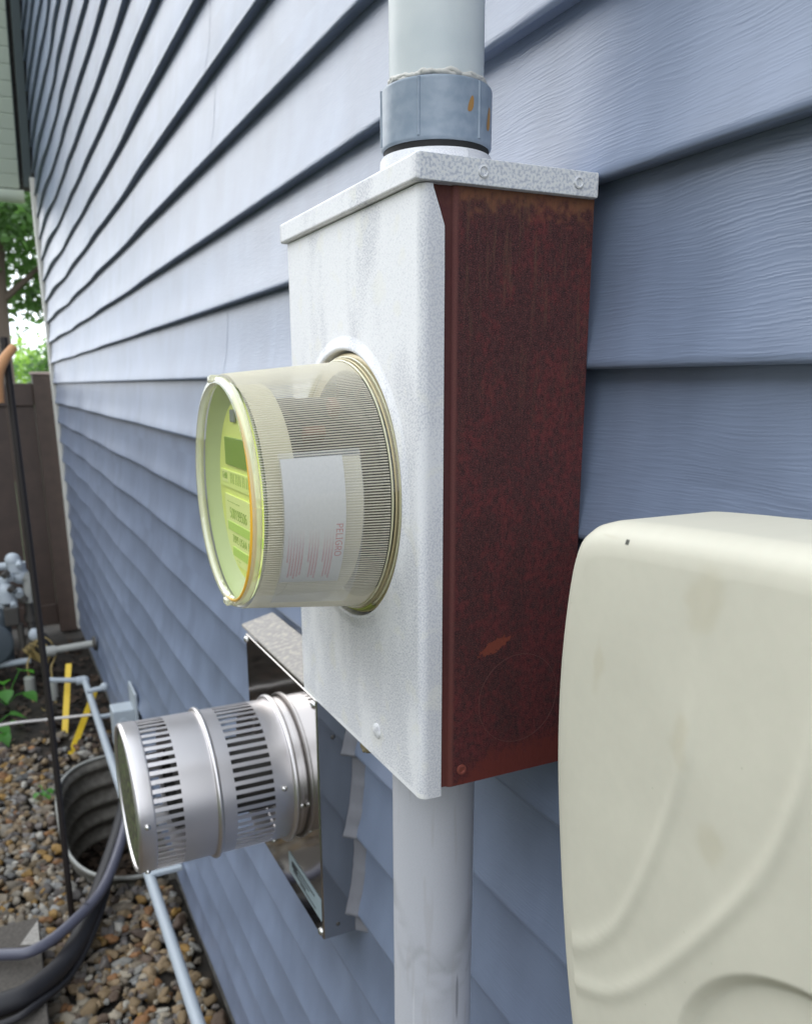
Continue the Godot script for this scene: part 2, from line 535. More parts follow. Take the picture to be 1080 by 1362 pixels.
# ------------------------------------------------------------------ the scene
func _ready() -> void:
	# camera
	var cam := Camera3D.new()
	cam.name = "camera"
	cam.projection = Camera3D.PROJECTION_FRUSTUM
	cam.near = 0.05
	cam.far = 120.0
	cam.size = 0.05 * 1362.0 / 1096.57
	cam.frustum_offset = Vector2(10.78, 109.08) / 1096.57 * 0.05
	var R := Vector3(0.434682, -0.006801, -0.900558)
	var F := Vector3(-0.873012, -0.248725, -0.419508)
	var U := R.cross(F)
	cam.transform = Transform3D(Basis(R, U, -F), Vector3(0.43388, 0.26029, 0.34127))
	add_child(cam)
	cam.current = true
	# sky
	var we := WorldEnvironment.new()
	we.name = "environment"
	var env := Environment.new()
	var sky := Sky.new()
	var sm := ProceduralSkyMaterial.new()
	sm.sky_top_color = Color(0.94, 0.97, 1.0)
	sm.sky_horizon_color = Color(0.86, 0.88, 0.91)
	sm.sky_curve = 0.25
	sm.ground_bottom_color = Color(0.30, 0.32, 0.27)
	sm.ground_horizon_color = Color(0.45, 0.47, 0.42)
	sm.sun_angle_max = 1.0
	sm.sky_energy_multiplier = 1.55
	sky.sky_material = sm
	env.background_mode = Environment.BG_SKY
	env.sky = sky
	env.tonemap_mode = Environment.TONE_MAPPER_LINEAR
	env.tonemap_exposure = 1.13
	env.sdfgi_enabled = true
	env.ssao_enabled = true
	env.ssil_enabled = true
	we.environment = env
	var att := CameraAttributesPhysical.new()
	att.frustum_focal_length = 50.0
	att.frustum_focus_distance = 0.42
	att.exposure_aperture = 30.0
	we.camera_attributes = att
	add_child(we)
	# veiled sun
	var sun := DirectionalLight3D.new()
	sun.name = "sun"
	sun.light_energy = 0.26
	sun.sky_mode = DirectionalLight3D.SKY_MODE_LIGHT_ONLY
	sun.light_angular_distance = 40.0
	sun.light_color = Color(1.0, 0.98, 0.95)
	sun.shadow_enabled = true
	add_child(sun)
	sun.look_at_from_position(Vector3(-0.93, 0.55, 0.32), Vector3.ZERO)

	materials()
	ground()
	house()
	fence()
	trees()
	added_neighbour()
	gas_set()
	ground_things()
	vent()
	meter_box()
	conduits()
	electric_meter()
	utility_box()

# ------------------------------------------------------------------ ground
const WX := -2.42
const WA := 0.47
const WB := 0.284

func in_well(x: float, z: float, grow := 0.0) -> bool:
	return z < WB + grow and pow(absf(x - WX) / (WA + grow), 3.0) + pow(absf(z) / (WB + grow), 3.0) < 1.0

func well_point(t: float, off := 0.0) -> Vector2:
	var a := PI * t
	var c := cos(a)
	var s := sin(a)
	return Vector2(WX + (WA + off) * signf(c) * pow(absf(c), 0.667), (WB + off) * pow(maxf(s, 0.0), 0.667))

func ground() -> void:
	var poly := PackedVector2Array([Vector2(-60, -0.1), Vector2(-60, 60), Vector2(60, 60), Vector2(60, -0.1)])
	poly.append(Vector2(WX + WA + 0.004, -0.1))
	for i in 33:
		poly.append(well_point(i / 32.0, 0.004))
	poly.append(Vector2(WX - WA - 0.004, -0.1))
	var g := Geo.new()
	var t := Geometry2D.triangulate_polygon(poly)
	for q in poly:
		g.v.append(Vector3(q.x, GY - 0.014, q.y))
		g.n.append(Vector3.UP)
		g.uv.append(q)
	for i in range(0, t.size(), 3):
		var a := poly[t[i]]
		var b := poly[t[i + 1]]
		var c := poly[t[i + 2]]
		if (b - a).cross(c - a) > 0:
			g.ix.append_array([t[i], t[i + 1], t[i + 2]])
		else:
			g.ix.append_array([t[i], t[i + 2], t[i + 1]])
	g.grid([[Vector3(-60, GY - 0.014, -0.1), Vector3(60, GY - 0.014, -0.1)], [Vector3(-60, GY - 0.014, -60), Vector3(60, GY - 0.014, -60)]])
	struct("ground", g, M.soil)
	var l := Geo.new()
	l.grid([[Vector3(-40, GY + 0.01, 1.5), Vector3(40, GY + 0.01, 1.5)], [Vector3(-40, GY + 0.01, 50), Vector3(40, GY + 0.01, 50)]], true)
	struct("lawn", l, M.lawn)
	var l2 := Geo.new()
	l2.grid([[Vector3(-50, GY + 0.005, -30), Vector3(-5.2, GY + 0.005, -30)], [Vector3(-50, GY + 0.005, 1.4), Vector3(-5.2, GY + 0.005, 1.4)]], true)
	struct("grass_ground", l2, M.lawn)

	# river gravel
	var rng := RandomNumberGenerator.new()
	rng.seed = 5
	var shapes := []
	for s in 4:
		shapes.append(stone_mesh(s))
	var tones := [[0.28, 0.20, 0.11], [0.38, 0.28, 0.17], [0.24, 0.20, 0.15], [0.46, 0.41, 0.33], [0.20, 0.18, 0.17], [0.34, 0.17, 0.07], [0.30, 0.30, 0.29], [0.16, 0.11, 0.08], [0.50, 0.48, 0.43], [0.42, 0.25, 0.07]]
	var weights := [0, 0, 0, 1, 1, 2, 2, 2, 3, 3, 4, 4, 5, 6, 6, 7, 7, 8, 9, 0, 2, 4]
	var stones := []
	for i in 15500:
		var x := rng.randf_range(-3.25, 0.7)
		var z := rng.randf_range(0.005, 1.4)
		if x < -3.0 + 0.3 * sin(z * 9.0) and rng.randf() < 0.75:
			continue
		if in_well(x, z, 0.02) or (z > 0.39 and x > -1.74 and x < -0.9 and z < 1.15):
			continue
		var sz := rng.randf_range(0.0065, 0.0165) * (1.3 if rng.randf() < 0.15 else 1.0)
		var b := Basis(Vector3.UP, rng.randf() * TAU) * Basis(Vector3.RIGHT, rng.randf_range(-0.5, 0.5)) * Basis(Vector3.BACK, rng.randf_range(-0.5, 0.5))
		b = b * Basis.from_scale(Vector3(sz * rng.randf_range(1.0, 1.55), sz * rng.randf_range(0.6, 0.9), sz * rng.randf_range(0.8, 1.1)))
		var y := GY - 0.008 + rng.randf() * 0.016
		var c: Array = tones[weights[rng.randi() % weights.size()]]
		var k := rng.randf_range(0.42, 1.0)
		stones.append([Transform3D(b, Vector3(x, y, z)), Color(c[0] * k, c[1] * k, c[2] * k), (Vector3(x, y, z) - Vector3(0.43, 0.26, 0.34)).length() + (0.0 if z < 0.42 and x < -1.22 and y > GY - 0.002 else 50.0), weights[rng.randi() % weights.size()]])
	stones.sort_custom(func(p, q): return p[2] < q[2])
	var bed := Node3D.new()
	bed.name = "gravel_bed"
	bed.set_meta("kind", "structure")
	bed.position = Vector3(-1.4, GY, 0.4)
	add_child(bed)
	var sm := []
	for c in tones:
		var m: StandardMaterial3D = M.stone.duplicate()
		m.vertex_color_use_as_albedo = false
		m.albedo_color = lin(c[0] * 0.8, c[1] * 0.78, c[2] * 0.74)
		sm.append(m)
	for i in 300:
		var o := mi("stone", shapes[i % 4], sm[stones[i][3]], bed)
		o.transform = stones[i][0]
		o.position -= bed.position
	var mm := MultiMesh.new()
	mm.transform_format = MultiMesh.TRANSFORM_3D
	mm.use_colors = true
	mm.mesh = shapes[1]
	mm.instance_count = stones.size() - 300
	for i in mm.instance_count:
		var t2: Transform3D = stones[i + 300][0]
		t2.origin -= bed.position
		mm.set_instance_transform(i, t2)
		mm.set_instance_color(i, stones[i + 300][1])
	var mo := MultiMeshInstance3D.new()
	mo.name = "gravel"
	mo.multimesh = mm
	mo.material_override = M.stone
	mo.set_meta("kind", "stuff")
	bed.add_child(mo)

	# fallen leaves and wood chips on the dark soil by the gas meter and in the well
	var lq := Geo.new()
	lq.grid([[Vector3(-0.5, 0, 0), Vector3(-0.1, 0.12, 0.3), Vector3(0.5, 0.02, 0)], [Vector3(-0.45, 0.05, -0.1), Vector3(-0.1, 0.2, -0.4), Vector3(0.5, 0.02, 0)]], false)
	var lm := MultiMesh.new()
	lm.transform_format = MultiMesh.TRANSFORM_3D
	lm.use_colors = true
	lm.mesh = lq.mesh()
	lm.instance_count = 1500
	for i in 1500:
		var x := rng.randf_range(-4.7, -2.95)
		var z := rng.randf_range(0.0, 1.2)
		var y := GY - 0.012 + rng.randf() * 0.02
		if i < 420:
			x = WX + rng.randf_range(-WA, WA) * 0.97
			z = rng.randf_range(0.0, WB) * 0.95
			y = -1.605 + rng.randf() * 0.03
		var b := Basis(Vector3(rng.randf() - 0.5, 1.4, rng.randf() - 0.5).normalized(), rng.randf() * TAU) * Basis(Vector3.RIGHT, rng.randf_range(-0.7, 0.7))
		lm.set_instance_transform(i, Transform3D(b.scaled(Vector3.ONE * rng.randf_range(0.025, 0.06)), Vector3(x, y, z)))
		var k := rng.randf_range(0.25, 1.0)
		lm.set_instance_color(i, Color(0.055 * k, 0.032 * k, 0.018 * k))
	var lo := MultiMeshInstance3D.new()
	lo.name = "leaf_litter"
	lo.multimesh = lm
	lo.material_override = M.dry_leaf
	lo.set_meta("kind", "stuff")
	lo.set_meta("label", "brown dead leaves and chips littering the dark soil by the house corner")
	add_child(lo)

func stone_mesh(s: int) -> ArrayMesh:
	var nz := fnoise(200 + s, 0.9, 2)
	var P := []
	for r in 7:
		var row := []
		var th := PI * r / 6.0
		for k in 9:
			var a := TAU * k / 9.0
			var d := Vector3(sin(th) * cos(a), cos(th), sin(th) * sin(a))
			var q := 1.0 + 0.55 * nz.get_noise_3dv(d * 1.0)
			row.append(Vector3(signf(d.x) * pow(absf(d.x), 0.8), d.y, signf(d.z) * pow(absf(d.z), 0.85)) * q)
		P.append(row)
	var g := Geo.new()
	g.grid(P, false, true)
	return g.mesh()

# ------------------------------------------------------------------ house
const Y0 := 0.1582
const SD := 0.10915

func wave(nz: FastNoiseLite, x: float, y: float) -> float:
	var far := smoothstep(-0.7, -2.6, x)
	return lerpf(0.0008, 0.0115, far) * nz.get_noise_2d(x * 90.0, y * 30.0)

func rake_x(y: float) -> float:
	return -4.80 + (y - 1.34) / 1.38

func house() -> void:
	var h := thing("house", "blue grey lap sided gable wall of the house with white corner trim", "house", Vector3(-1.3, -1.19, -0.1))
	# the wall's body
	var g := Geo.new()
	var poly := [Vector2(-4.83, -1.20), Vector2(2.6, -1.20), Vector2(2.6, 3.0), Vector2(-3.60, 3.0), Vector2(-4.83, 1.30)]
	var F := []
	var B := []
	for q in poly:
		F.append(Vector3(q.x, q.y, -0.021))
		B.append(Vector3(q.x, q.y, -0.16))
	for side in [F, B]:
		var b := g.v.size()
		for q in side:
			g.v.append(q)
			g.n.append(Vector3.BACK if side == F else Vector3.FORWARD)
			g.uv.append(Vector2(q.x, q.y))
		for i in range(1, 4):
			g.ix.append_array([b, b + i + 1, b + i] if side == F else [b, b + i, b + i + 1])
	for i in 5:
		g.grid([[F[i], F[(i + 1) % 5]], [B[i], B[(i + 1) % 5]]], true)
	part("wall", g, M.frieze_dark, h)
	g = Geo.new()
	g.rbox(Vector3(-1.11, -1.42, -0.09), Vector3(7.4, 0.46, 0.14), 0.004, 1)
	part("foundation", g, M.foundation, h)
	# courses
	var nz := fnoise(7, 0.011, 2)
	var rng := RandomNumberGenerator.new()
	rng.seed = 21
	for k in range(-12, 26):
		var yb := Y0 + SD * k
		var left := maxf(-4.772, rake_x(yb) + 0.01)
		var pair := floori(k / 2.0)
		var cuts := [left]
		for c in ([-3.31, -0.94] if posmod(pair, 2) == 0 else [-2.35, 0.62 if k < -3 else 1.3]):
			if c > left + 0.2:
				cuts.append(c)
		cuts.append(2.6)
		for i in cuts.size() - 1:
			var x0: float = cuts[i]
			var x1: float = cuts[i + 1] + (0.02 if i < cuts.size() - 2 else 0.0)
			var zo := 0.0003 if i % 2 == 1 else 0.0
			var n := maxi(2, ceili((x1 - x0) / 0.05))
			var prof := [Vector2(0.0016, -0.0165), Vector2(0.0, -0.0040), Vector2(0.0, -0.0040), Vector2(0.0004, -0.0022), Vector2(0.0022, -0.0008), Vector2(0.006, -0.0011), Vector2(0.018, -0.0042), Vector2(0.035, -0.0080), Vector2(0.055, -0.0108), Vector2(0.080, -0.0132), Vector2(0.1105, -0.0152)]
			var P := []
			for q in prof:
				var row := []
				for j in n + 1:
					var x := lerpf(x0, x1, float(j) / n)
					var sag := wave(nz, x + 40.0, yb) * 0.35
					row.append(Vector3(x, yb + q.x + sag, q.y + zo + wave(nz, x, yb + q.x) * clampf(1.0 + 0.5 * q.y / 0.0172, 0.5, 1.0)))
				P.append(row)
			g = Geo.new()
			g.grid(P.slice(0, 2))
			g.grid(P.slice(2))
			# the end that shows where the next panel laps over
			g.grid([P.slice(2).map(func(r): return r[0] - Vector3(0, 0, 0.0002)), P.slice(2).map(func(r): return r[0])])
			var ru := rng.randf()
			var rv := rng.randf()
			for e in g.v.size():
				g.uv[e] = Vector2(g.v[e].x / 1.1 + ru, (g.v[e].y - yb) / 0.21 + rv)
			part("siding_panel", g, [M.siding_vinyl, M.siding2, M.siding3][rng.randi() % 3], h)
	# corner
	g = Geo.new()
	g.rbox(Vector3(-4.815, 0.075, -0.045), Vector3(0.07, 2.53, 0.108), 0.004, 1)
	part("corner_post", g, M.trim_white, h)
	# raked eave
	var t := Vector3(1, 1.38, 0).normalized()
	var up := Vector3(-t.y, t.x, 0)
	var o := Vector3(-4.80, 1.34, 0)
	var fr := Transform3D(Basis(t, up, Vector3.BACK), o)
	g = Geo.new()
	g.rbox(Vector3(1.25, 0.018, 0.018), Vector3(2.6, 0.05, 0.040), 0.003, 1, fr)
	part("frieze_board", g, M.frieze_dark, h)
	var so := Geo.new()
	so.rbox(Vector3(1.25, 0.022, 0.31), Vector3(2.62, 0.006, 0.51), 0.001, 1, fr)
	var sp := part("rake_soffit", so, M.frieze_dark, h)
	for i in 34:
		g = Geo.new()
		g.rbox(Vector3(-0.03 + 0.076 * i, 0.012, 0.31), Vector3(0.0735, 0.012, 0.5), 0.003, 2, fr)
		part("soffit_board", g, M.soffit_sage, sp)
	g = Geo.new()
	g.rbox(Vector3(1.25, 0.07, 0.575), Vector3(2.7, 0.16, 0.025), 0.003, 1, fr)
	part("fascia", g, M.trim_white, h)
	g = Geo.new()
	g.rbox(Vector3(1.25, 0.10, 0.25), Vector3(2.7, 0.10, 0.62), 0.004, 1, fr)
	part("roof", g, M.shingle, h)
	g = Geo.new()
	var arc := []
	for i in 9:
		var a := PI * i / 8.0
		arc.append([Vector3(-4.90 - 0.055 * cos(a), 1.285 - 0.055 * sin(a), 0.04), Vector3(-4.90 - 0.055 * cos(a), 1.285 - 0.055 * sin(a), 0.62)])
	g.shell(arc, 0.003)
	part("gutter", g, M.soffit_sage, h)

func fence() -> void:
	var f := thing("fence", "dark brown board fence with capped post beside the house corner", "fence", Vector3(-5.0, GY, 0.8))
	var g := Geo.new()
	for zp in [0.037, 2.45]:
		g = Geo.new()
		g.rbox(Vector3(-5.0, -0.46, zp), Vector3(0.13, 1.56, 0.13), 0.006, 1)
		var po := part("post", g, M.fence_brown, f)
		g = Geo.new()
		g.rbox(Vector3(-5.0, 0.325, zp), Vector3(0.146, 0.016, 0.146), 0.005, 1)
		g.grid([[Vector3(-5.07, 0.333, zp - 0.07), Vector3(-4.93, 0.333, zp - 0.07)], [Vector3(-5.0, 0.36, zp), Vector3(-5.0, 0.36, zp)], [Vector3(-5.07, 0.333, zp + 0.07), Vector3(-4.93, 0.333, zp + 0.07)]], true)
		part("post_cap", g, M.fence_cap, po)
	for y in [0.205, -1.13]:
		g = Geo.new()
		g.rbox(Vector3(-5.0, y, 1.243), Vector3(0.05, 0.13, 2.28), 0.005, 1)
		part("rail", g, M.fence_brown, f)
	for i in 15:
		g = Geo.new()
		g.rbox(Vector3(-5.0, -0.465, 0.103 + 0.152 * (i + 0.5)), Vector3(0.024, 1.21, 0.1495), 0.004, 1)
		part("board", g, M.fence_brown, f)

# ------------------------------------------------------------------ trees
func crown(c: Vector3, r: Vector3, clumps: int, leaves: int, size: float, s: int) -> Geo:
	var rng := RandomNumberGenerator.new()
	rng.seed = s
	var g := Geo.new()
	for i in clumps:
		var d := Vector3(rng.randfn(), rng.randfn(), rng.randfn()).normalized() * pow(rng.randf(), 0.45)
		var cc := c + d * r
		var cr := rng.randf_range(0.28, 0.62) * minf(r.y, 1.0)
		for j in leaves:
			var p := cc + Vector3(rng.randfn(), rng.randfn() * 0.7, rng.randfn()) * cr * 0.55
			var x := Vector3(rng.randfn(), rng.randfn() * 0.6, rng.randfn()).normalized() * size * rng.randf_range(0.6, 1.2)
			var y := x.cross(Vector3(rng.randfn(), rng.randfn(), rng.randfn())).normalized() * x.length() * 0.55
			var m := x.cross(y).normalized()
			if m.y < 0:
				y = -y
				m = -m
			var b := g.v.size()
			for q in [p - x, p + y + m * size * 0.1, p + x, p - y + m * size * 0.1]:
				g.v.append(q)
				g.n.append(m)
				g.uv.append(Vector2.ZERO)
			g.ix.append_array([b, b + 1, b + 2, b, b + 2, b + 3])
	return g

func trees() -> void:
	var t := thing("tree", "dark leafy tree behind the brown fence, under the eave", "tree", Vector3(-14.3, GY, 0.0))
	var g := Geo.new()
	g.tube(ease_path([Vector3(-14.3, GY - 0.05, 0.06), Vector3(-14.3, 0.4, 0.05), Vector3(-14.25, 1.6, 0.0), Vector3(-14.2, 3.0, -0.1), Vector3(-14.3, 4.2, 0.0)], 4), [0.16, 0.15, 0.14, 0.13, 0.12, 0.115, 0.11, 0.105, 0.10, 0.09, 0.085, 0.08, 0.075, 0.06, 0.05, 0.04, 0.03], 10)
	for a in [[Vector3(-14.25, 1.5, 0), Vector3(-14.1, 2.1, -0.7), Vector3(-14.0, 2.8, -1.4)], [Vector3(-14.2, 2.0, -0.05), Vector3(-14.0, 2.6, 0.8), Vector3(-13.9, 3.3, 1.4)], [Vector3(-14.2, 2.6, -0.1), Vector3(-15.0, 3.3, -0.4), Vector3(-15.6, 4.0, -0.5)]]:
		g.tube(ease_path(a, 4), [0.06, 0.055, 0.05, 0.045, 0.04, 0.035, 0.03, 0.025, 0.02], 7)
	part("trunk", g, M.bark, t)
	part("crown", crown(Vector3(-14.3, 3.35, -0.1), Vector3(2.0, 2.2, 1.7), 120, 85, 0.085, 3), M.leaf_dark, t)
	var b := thing("bush", "bright green bush behind the fence, beyond the tall tree trunk", "bush", Vector3(-19.0, GY, -0.4))
	g = Geo.new()
	for a in [-0.5, 0.0, 0.6]:
		g.tube([Vector3(-19.0, GY - 0.03, -0.4 + a * 0.2), Vector3(-19.0, -0.4, -0.4 + a), Vector3(-19.0, 0.4, -0.4 + a * 1.6)], [0.03, 0.02, 0.01], 6)
	part("stem", g, M.bark, b)
	part("crown", crown(Vector3(-19.0, -0.05, -0.4), Vector3(1.2, 1.15, 1.7), 90, 90, 0.07, 8), M.leaf_bright, b)
	b = thing("bush", "small dark bush peeping out beside the white corner trim", "bush", Vector3(-17.0, GY, -0.95))
	g = Geo.new()
	g.tube([Vector3(-17.0, GY - 0.03, -0.95), Vector3(-17.0, -0.1, -0.95), Vector3(-17.0, 0.7, -0.9)], [0.04, 0.03, 0.015], 6)
	part("stem", g, M.bark, b)
	part("crown", crown(Vector3(-17.0, 0.5, -1.0), Vector3(0.5, 0.75, 0.42), 26, 70, 0.06, 9), M.leaf_dark, b)

func added_neighbour() -> void:  # unseen house added to block low sky light and shape reflections
	var h := thing("added_neighbour_house", "unseen grey lap sided house added across the side yard to block low sky light", "house", Vector3(-1.0, GY, 7.1))
	var g := Geo.new()
	g.rbox(Vector3(-1.0, 1.06, 7.1), Vector3(17.0, 4.6, 1.6), 0.02, 1)
	part("wall", g, M.added_house_wall, h)
	for k in 23:
		g = Geo.new()
		g.rbox(Vector3(-1.0, GY + 0.2 + 0.19 * k, 6.285), Vector3(17.0, 0.186, 0.03), 0.004, 1, Transform3D())
		part("siding_board", g, M.added_house_wall, h)
	for x in [-6.0, -2.2, 2.6, 5.5]:
		for y in [0.5]:
			g = Geo.new()
			g.rbox(Vector3(x, y, 6.25), Vector3(1.1, 1.35, 0.06), 0.01, 1)
			var w := part("window", g, M.trim_white, h)
			g = Geo.new()
			g.rbox(Vector3(x, y, 6.215), Vector3(0.95, 1.2, 0.02), 0.004, 1)
			part("pane", g, M.dark_glass, w)
	g = Geo.new()
	g.rbox(Vector3(-1.0, 3.46, 6.45), Vector3(17.8, 0.2, 1.4), 0.02, 1)
	part("eave", g, M.trim_white, h)

# ------------------------------------------------------------------ things by the far corner
func ball(g: Geo, c: Vector3, r: Vector3, n := 14) -> void:
	var P := []
	for i in n / 2 + 1:
		var th := PI * i / (n / 2)
		var row := []
		for k in n:
			var a := TAU * k / n
			row.append(c + Vector3(r.x * sin(th) * cos(a), r.y * cos(th), r.z * sin(th) * sin(a)))
		P.append(row)
	g.grid(P, false, true)

func gas_set() -> void:
	var t := thing("gas_meter", "dark slate gas meter with white top fittings and regulator by the fence", "gas meter", Vector3(-4.1, GY, 0.4))
	var g := Geo.new()
	g.rbox(Vector3(-4.1, -0.98, 0.50), Vector3(0.22, 0.32, 0.26), 0.05, 4)
	g.lathe([Vector2(0.0, 0), Vector2(0.10, 0.0), Vector2(0.115, 0.012), Vector2(0.115, 0.03), Vector2(0.10, 0.045), Vector2(0.0, 0.05)], 28, Transform3D(Basis(Vector3(0, -1, 0), Vector3(1, 0, 0), Vector3(0, 0, 1)), Vector3(-4.0, -0.99, 0.48)))
	part("case", g, M.meter_slate, t)
	g = Geo.new()
	g.tube(ease_path([Vector3(-4.05, -0.86, 0.395), Vector3(-4.05, -0.72, 0.385), Vector3(-4.05, -0.66, 0.345), Vector3(-4.05, -0.64, 0.29)], 4), 0.026, 12)
	g.tube([Vector3(-4.05, -0.70, 0.62), Vector3(-4.05, -0.69, 0.36)], 0.02, 12)
	g.tube([Vector3(-4.05, -0.63, 0.62), Vector3(-4.05, -0.615, 0.34)], 0.018, 12)
	for q in [[Vector3(-4.02, -0.585, 0.325), 0.038], [Vector3(-4.02, -0.665, 0.30), 0.044], [Vector3(-4.02, -0.70, 0.265), 0.034], [Vector3(-4.02, -0.74, 0.37), 0.042]]:
		ball(g, q[0], Vector3.ONE * q[1])
	for q in [[Vector3(-4.02, -0.62, 0.31), 0.047], [Vector3(-4.02, -0.77, 0.37), 0.052]]:
		g.lathe([Vector2(0, -0.022), Vector2(q[1], -0.022), Vector2(q[1], 0.022), Vector2(0, 0.022)], 6, Transform3D(Basis(), q[0]))
	for z in [0.47, 0.56]:
		g.lathe([Vector2(0.028, -0.02), Vector2(0.028, 0.02)], 6, zframe(Vector3(-4.05, -0.69, z)))
	for q in [[Vector3(-3.98, -0.66, 0.345), 0.016], [Vector3(-3.98, -0.745, 0.315), 0.020], [Vector3(-3.98, -0.80, 0.345), 0.018], [Vector3(-3.98, -0.60, 0.30), 0.015]]:
		g.lathe([Vector2(0, -0.02), Vector2(q[1], -0.02), Vector2(q[1], 0.02), Vector2(q[1] * 0.6, 0.026), Vector2(0, 0.026)], 8, Transform3D(Basis(Vector3.BACK, 1.1), q[0]))
	part("swivel_fitting", g, M.meter_white, t)
	for q in [Vector3(-3.96, -0.715, 0.345), Vector3(-3.96, -0.64, 0.365), Vector3(-3.96, -0.775, 0.30)]:
		g = Geo.new()
		g.lathe([Vector2(0, -0.012), Vector2(0.024, -0.012), Vector2(0.024, 0.012), Vector2(0, 0.012)], 6, Transform3D(Basis(Vector3.RIGHT, 0.7), q))
		part("valve", g, M.cast_dark, t)
	g = Geo.new()
	g.rbox(Vector3(-3.99, -0.86, 0.36), Vector3(0.06, 0.10, 0.07), 0.012, 2)
	part("valve_body", g, M.cast_dark, t)
	g = Geo.new()
	g.tube([Vector3(-3.98, -0.90, 0.33), Vector3(-3.98, -1.04, 0.325)], 0.016, 10)
	part("drop_pipe", g, M.cast_dark, t)
	g = Geo.new()
	g.tube(ease_path([Vector3(-4.0, -0.665, 0.285), Vector3(-4.0, -0.69, 0.262), Vector3(-4.0, -0.76, 0.272), Vector3(-4.0, -0.80, 0.276)], 4), 0.028, 12)
	g.lathe([Vector2(0.036, 0), Vector2(0.036, 0.03)], 8, Transform3D(Basis(), Vector3(-4.0, -0.80, 0.276)))
	part("elbow", g, M.fitting_grey, t)
	g = Geo.new()
	g.tube([Vector3(-4.0, -0.80, 0.277), Vector3(-4.0, -0.98, 0.275)], 0.02, 10)
	g.lathe([Vector2(0.03, 0), Vector2(0.03, 0.035)], 8, Transform3D(Basis(), Vector3(-4.0, -0.90, 0.276)))
	part("riser", g, M.cast_dark, t)
	g = Geo.new()
	var zx := Transform3D(Basis(Vector3(0, -1, 0), Vector3(1, 0, 0), Vector3(0, 0, 1)), Vector3(-3.99, -1.02, 0.262))
	g.lathe([Vector2(0, -0.05), Vector2(0.045, -0.05), Vector2(0.065, -0.02), Vector2(0.065, 0.0), Vector2(0.045, 0.03), Vector2(0.022, 0.035), Vector2(0.022, 0.05), Vector2(0, 0.05)], 24, zx)
	part("regulator", g, M.cast_dark, t)
	g = Geo.new()
	ball(g, Vector3(-3.93, -0.955, 0.268), Vector3(0.024, 0.034, 0.03))
	part("white_cap", g, M.meter_white, t)
	g = Geo.new()
	g.tube([Vector3(-4.0, -1.11, 0.56), Vector3(-4.0, -1.108, 0.30)], 0.017, 10)
	part("outlet_pipe", g, M.pipe_grey, t)
	g = Geo.new()
	for s in 5:
		var pts := []
		for i in 14:
			var a := TAU * i / 11.0 + s
			pts.append(Vector3(-3.9, -1.02 + 0.05 * sin(a + s * 0.4), 0.235 + 0.045 * cos(a) + 0.012 * s) + Vector3(0.02 * sin(3.0 * a + s), -0.012 * s, 0))
		g.tube(ease_path(pts, 3), 0.0032, 5)
	part("tracer_wire", g, M.wire_tan, t)
	g = Geo.new()
	g.rbox(Vector3(-3.86, -1.045, 0.205), Vector3(0.01, 0.02, 0.022), 0.002, 1)
	part("red_tag", g, M.red_tag, t)
	# the pipe that goes into the wall
	g = Geo.new()
	g.tube([Vector3(-3.80, -1.012, 0.235), Vector3(-3.79, -1.005, 0.13), Vector3(-3.775, -0.995, 0.0)], 0.018, 14)
	var ip := solo("gas_inlet_pipe", g, M.fitting_grey, "short grey pipe running from the gas regulator into the blue siding", "pipe")
	g = Geo.new()
	g.lathe([Vector2(0.027, 0.0), Vector2(0.027, 0.05)], 8, zframe(Vector3(-3.80, -1.013, 0.185)))
	part("union", g, M.fitting_grey, ip)
	g = Geo.new()
	g.lathe([Vector2(0.0, 0.0), Vector2(0.036, 0.0), Vector2(0.034, 0.012), Vector2(0.018, 0.016)], 18, zframe(Vector3(-3.775, -0.995, -0.002)))
	part("wall_flange", g, M.cast_dark, ip)
	# two wired capsules that hang on the gas pipes
	for q in [[Vector3(-3.85, -1.195, 0.318), 0.026, "grey capsule nearer the frame edge hanging below gas meter, thin cable below"], [Vector3(-3.75, -1.20, 0.215), 0.02, "grey capsule hanging under the white pipe elbow near yellow marker"]]:
		var c: Vector3 = q[0]
		var s := thing("sensor_capsule", q[2], "capsule", c - Vector3(0, 0.045, 0), "capsules hanging by the gas meter")
		g = Geo.new()
		g.lathe([Vector2(0, -0.052), Vector2(q[1] * 0.8, -0.05), Vector2(q[1], -0.035), Vector2(q[1], 0.045), Vector2(q[1] * 0.7, 0.052), Vector2(0, 0.055)], 18, Transform3D(Basis(), c))
		part("case", g, M.fitting_grey, s)
		g = Geo.new()
		g.tube(ease_path([c + Vector3(0, 0.05, 0), c + Vector3(-0.02, 0.11, 0.0), c + Vector3(-0.06, 0.16, -0.03), c + Vector3(-0.08, 0.20, -0.05)], 4), 0.0045, 6)
		g.tube(ease_path([c + Vector3(0, -0.05, 0), c + Vector3(0.10, -0.065, -0.01), c + Vector3(0.22, -0.06, -0.05)], 4), 0.004, 6)
		part("cable", g, M.wire_tan, s)

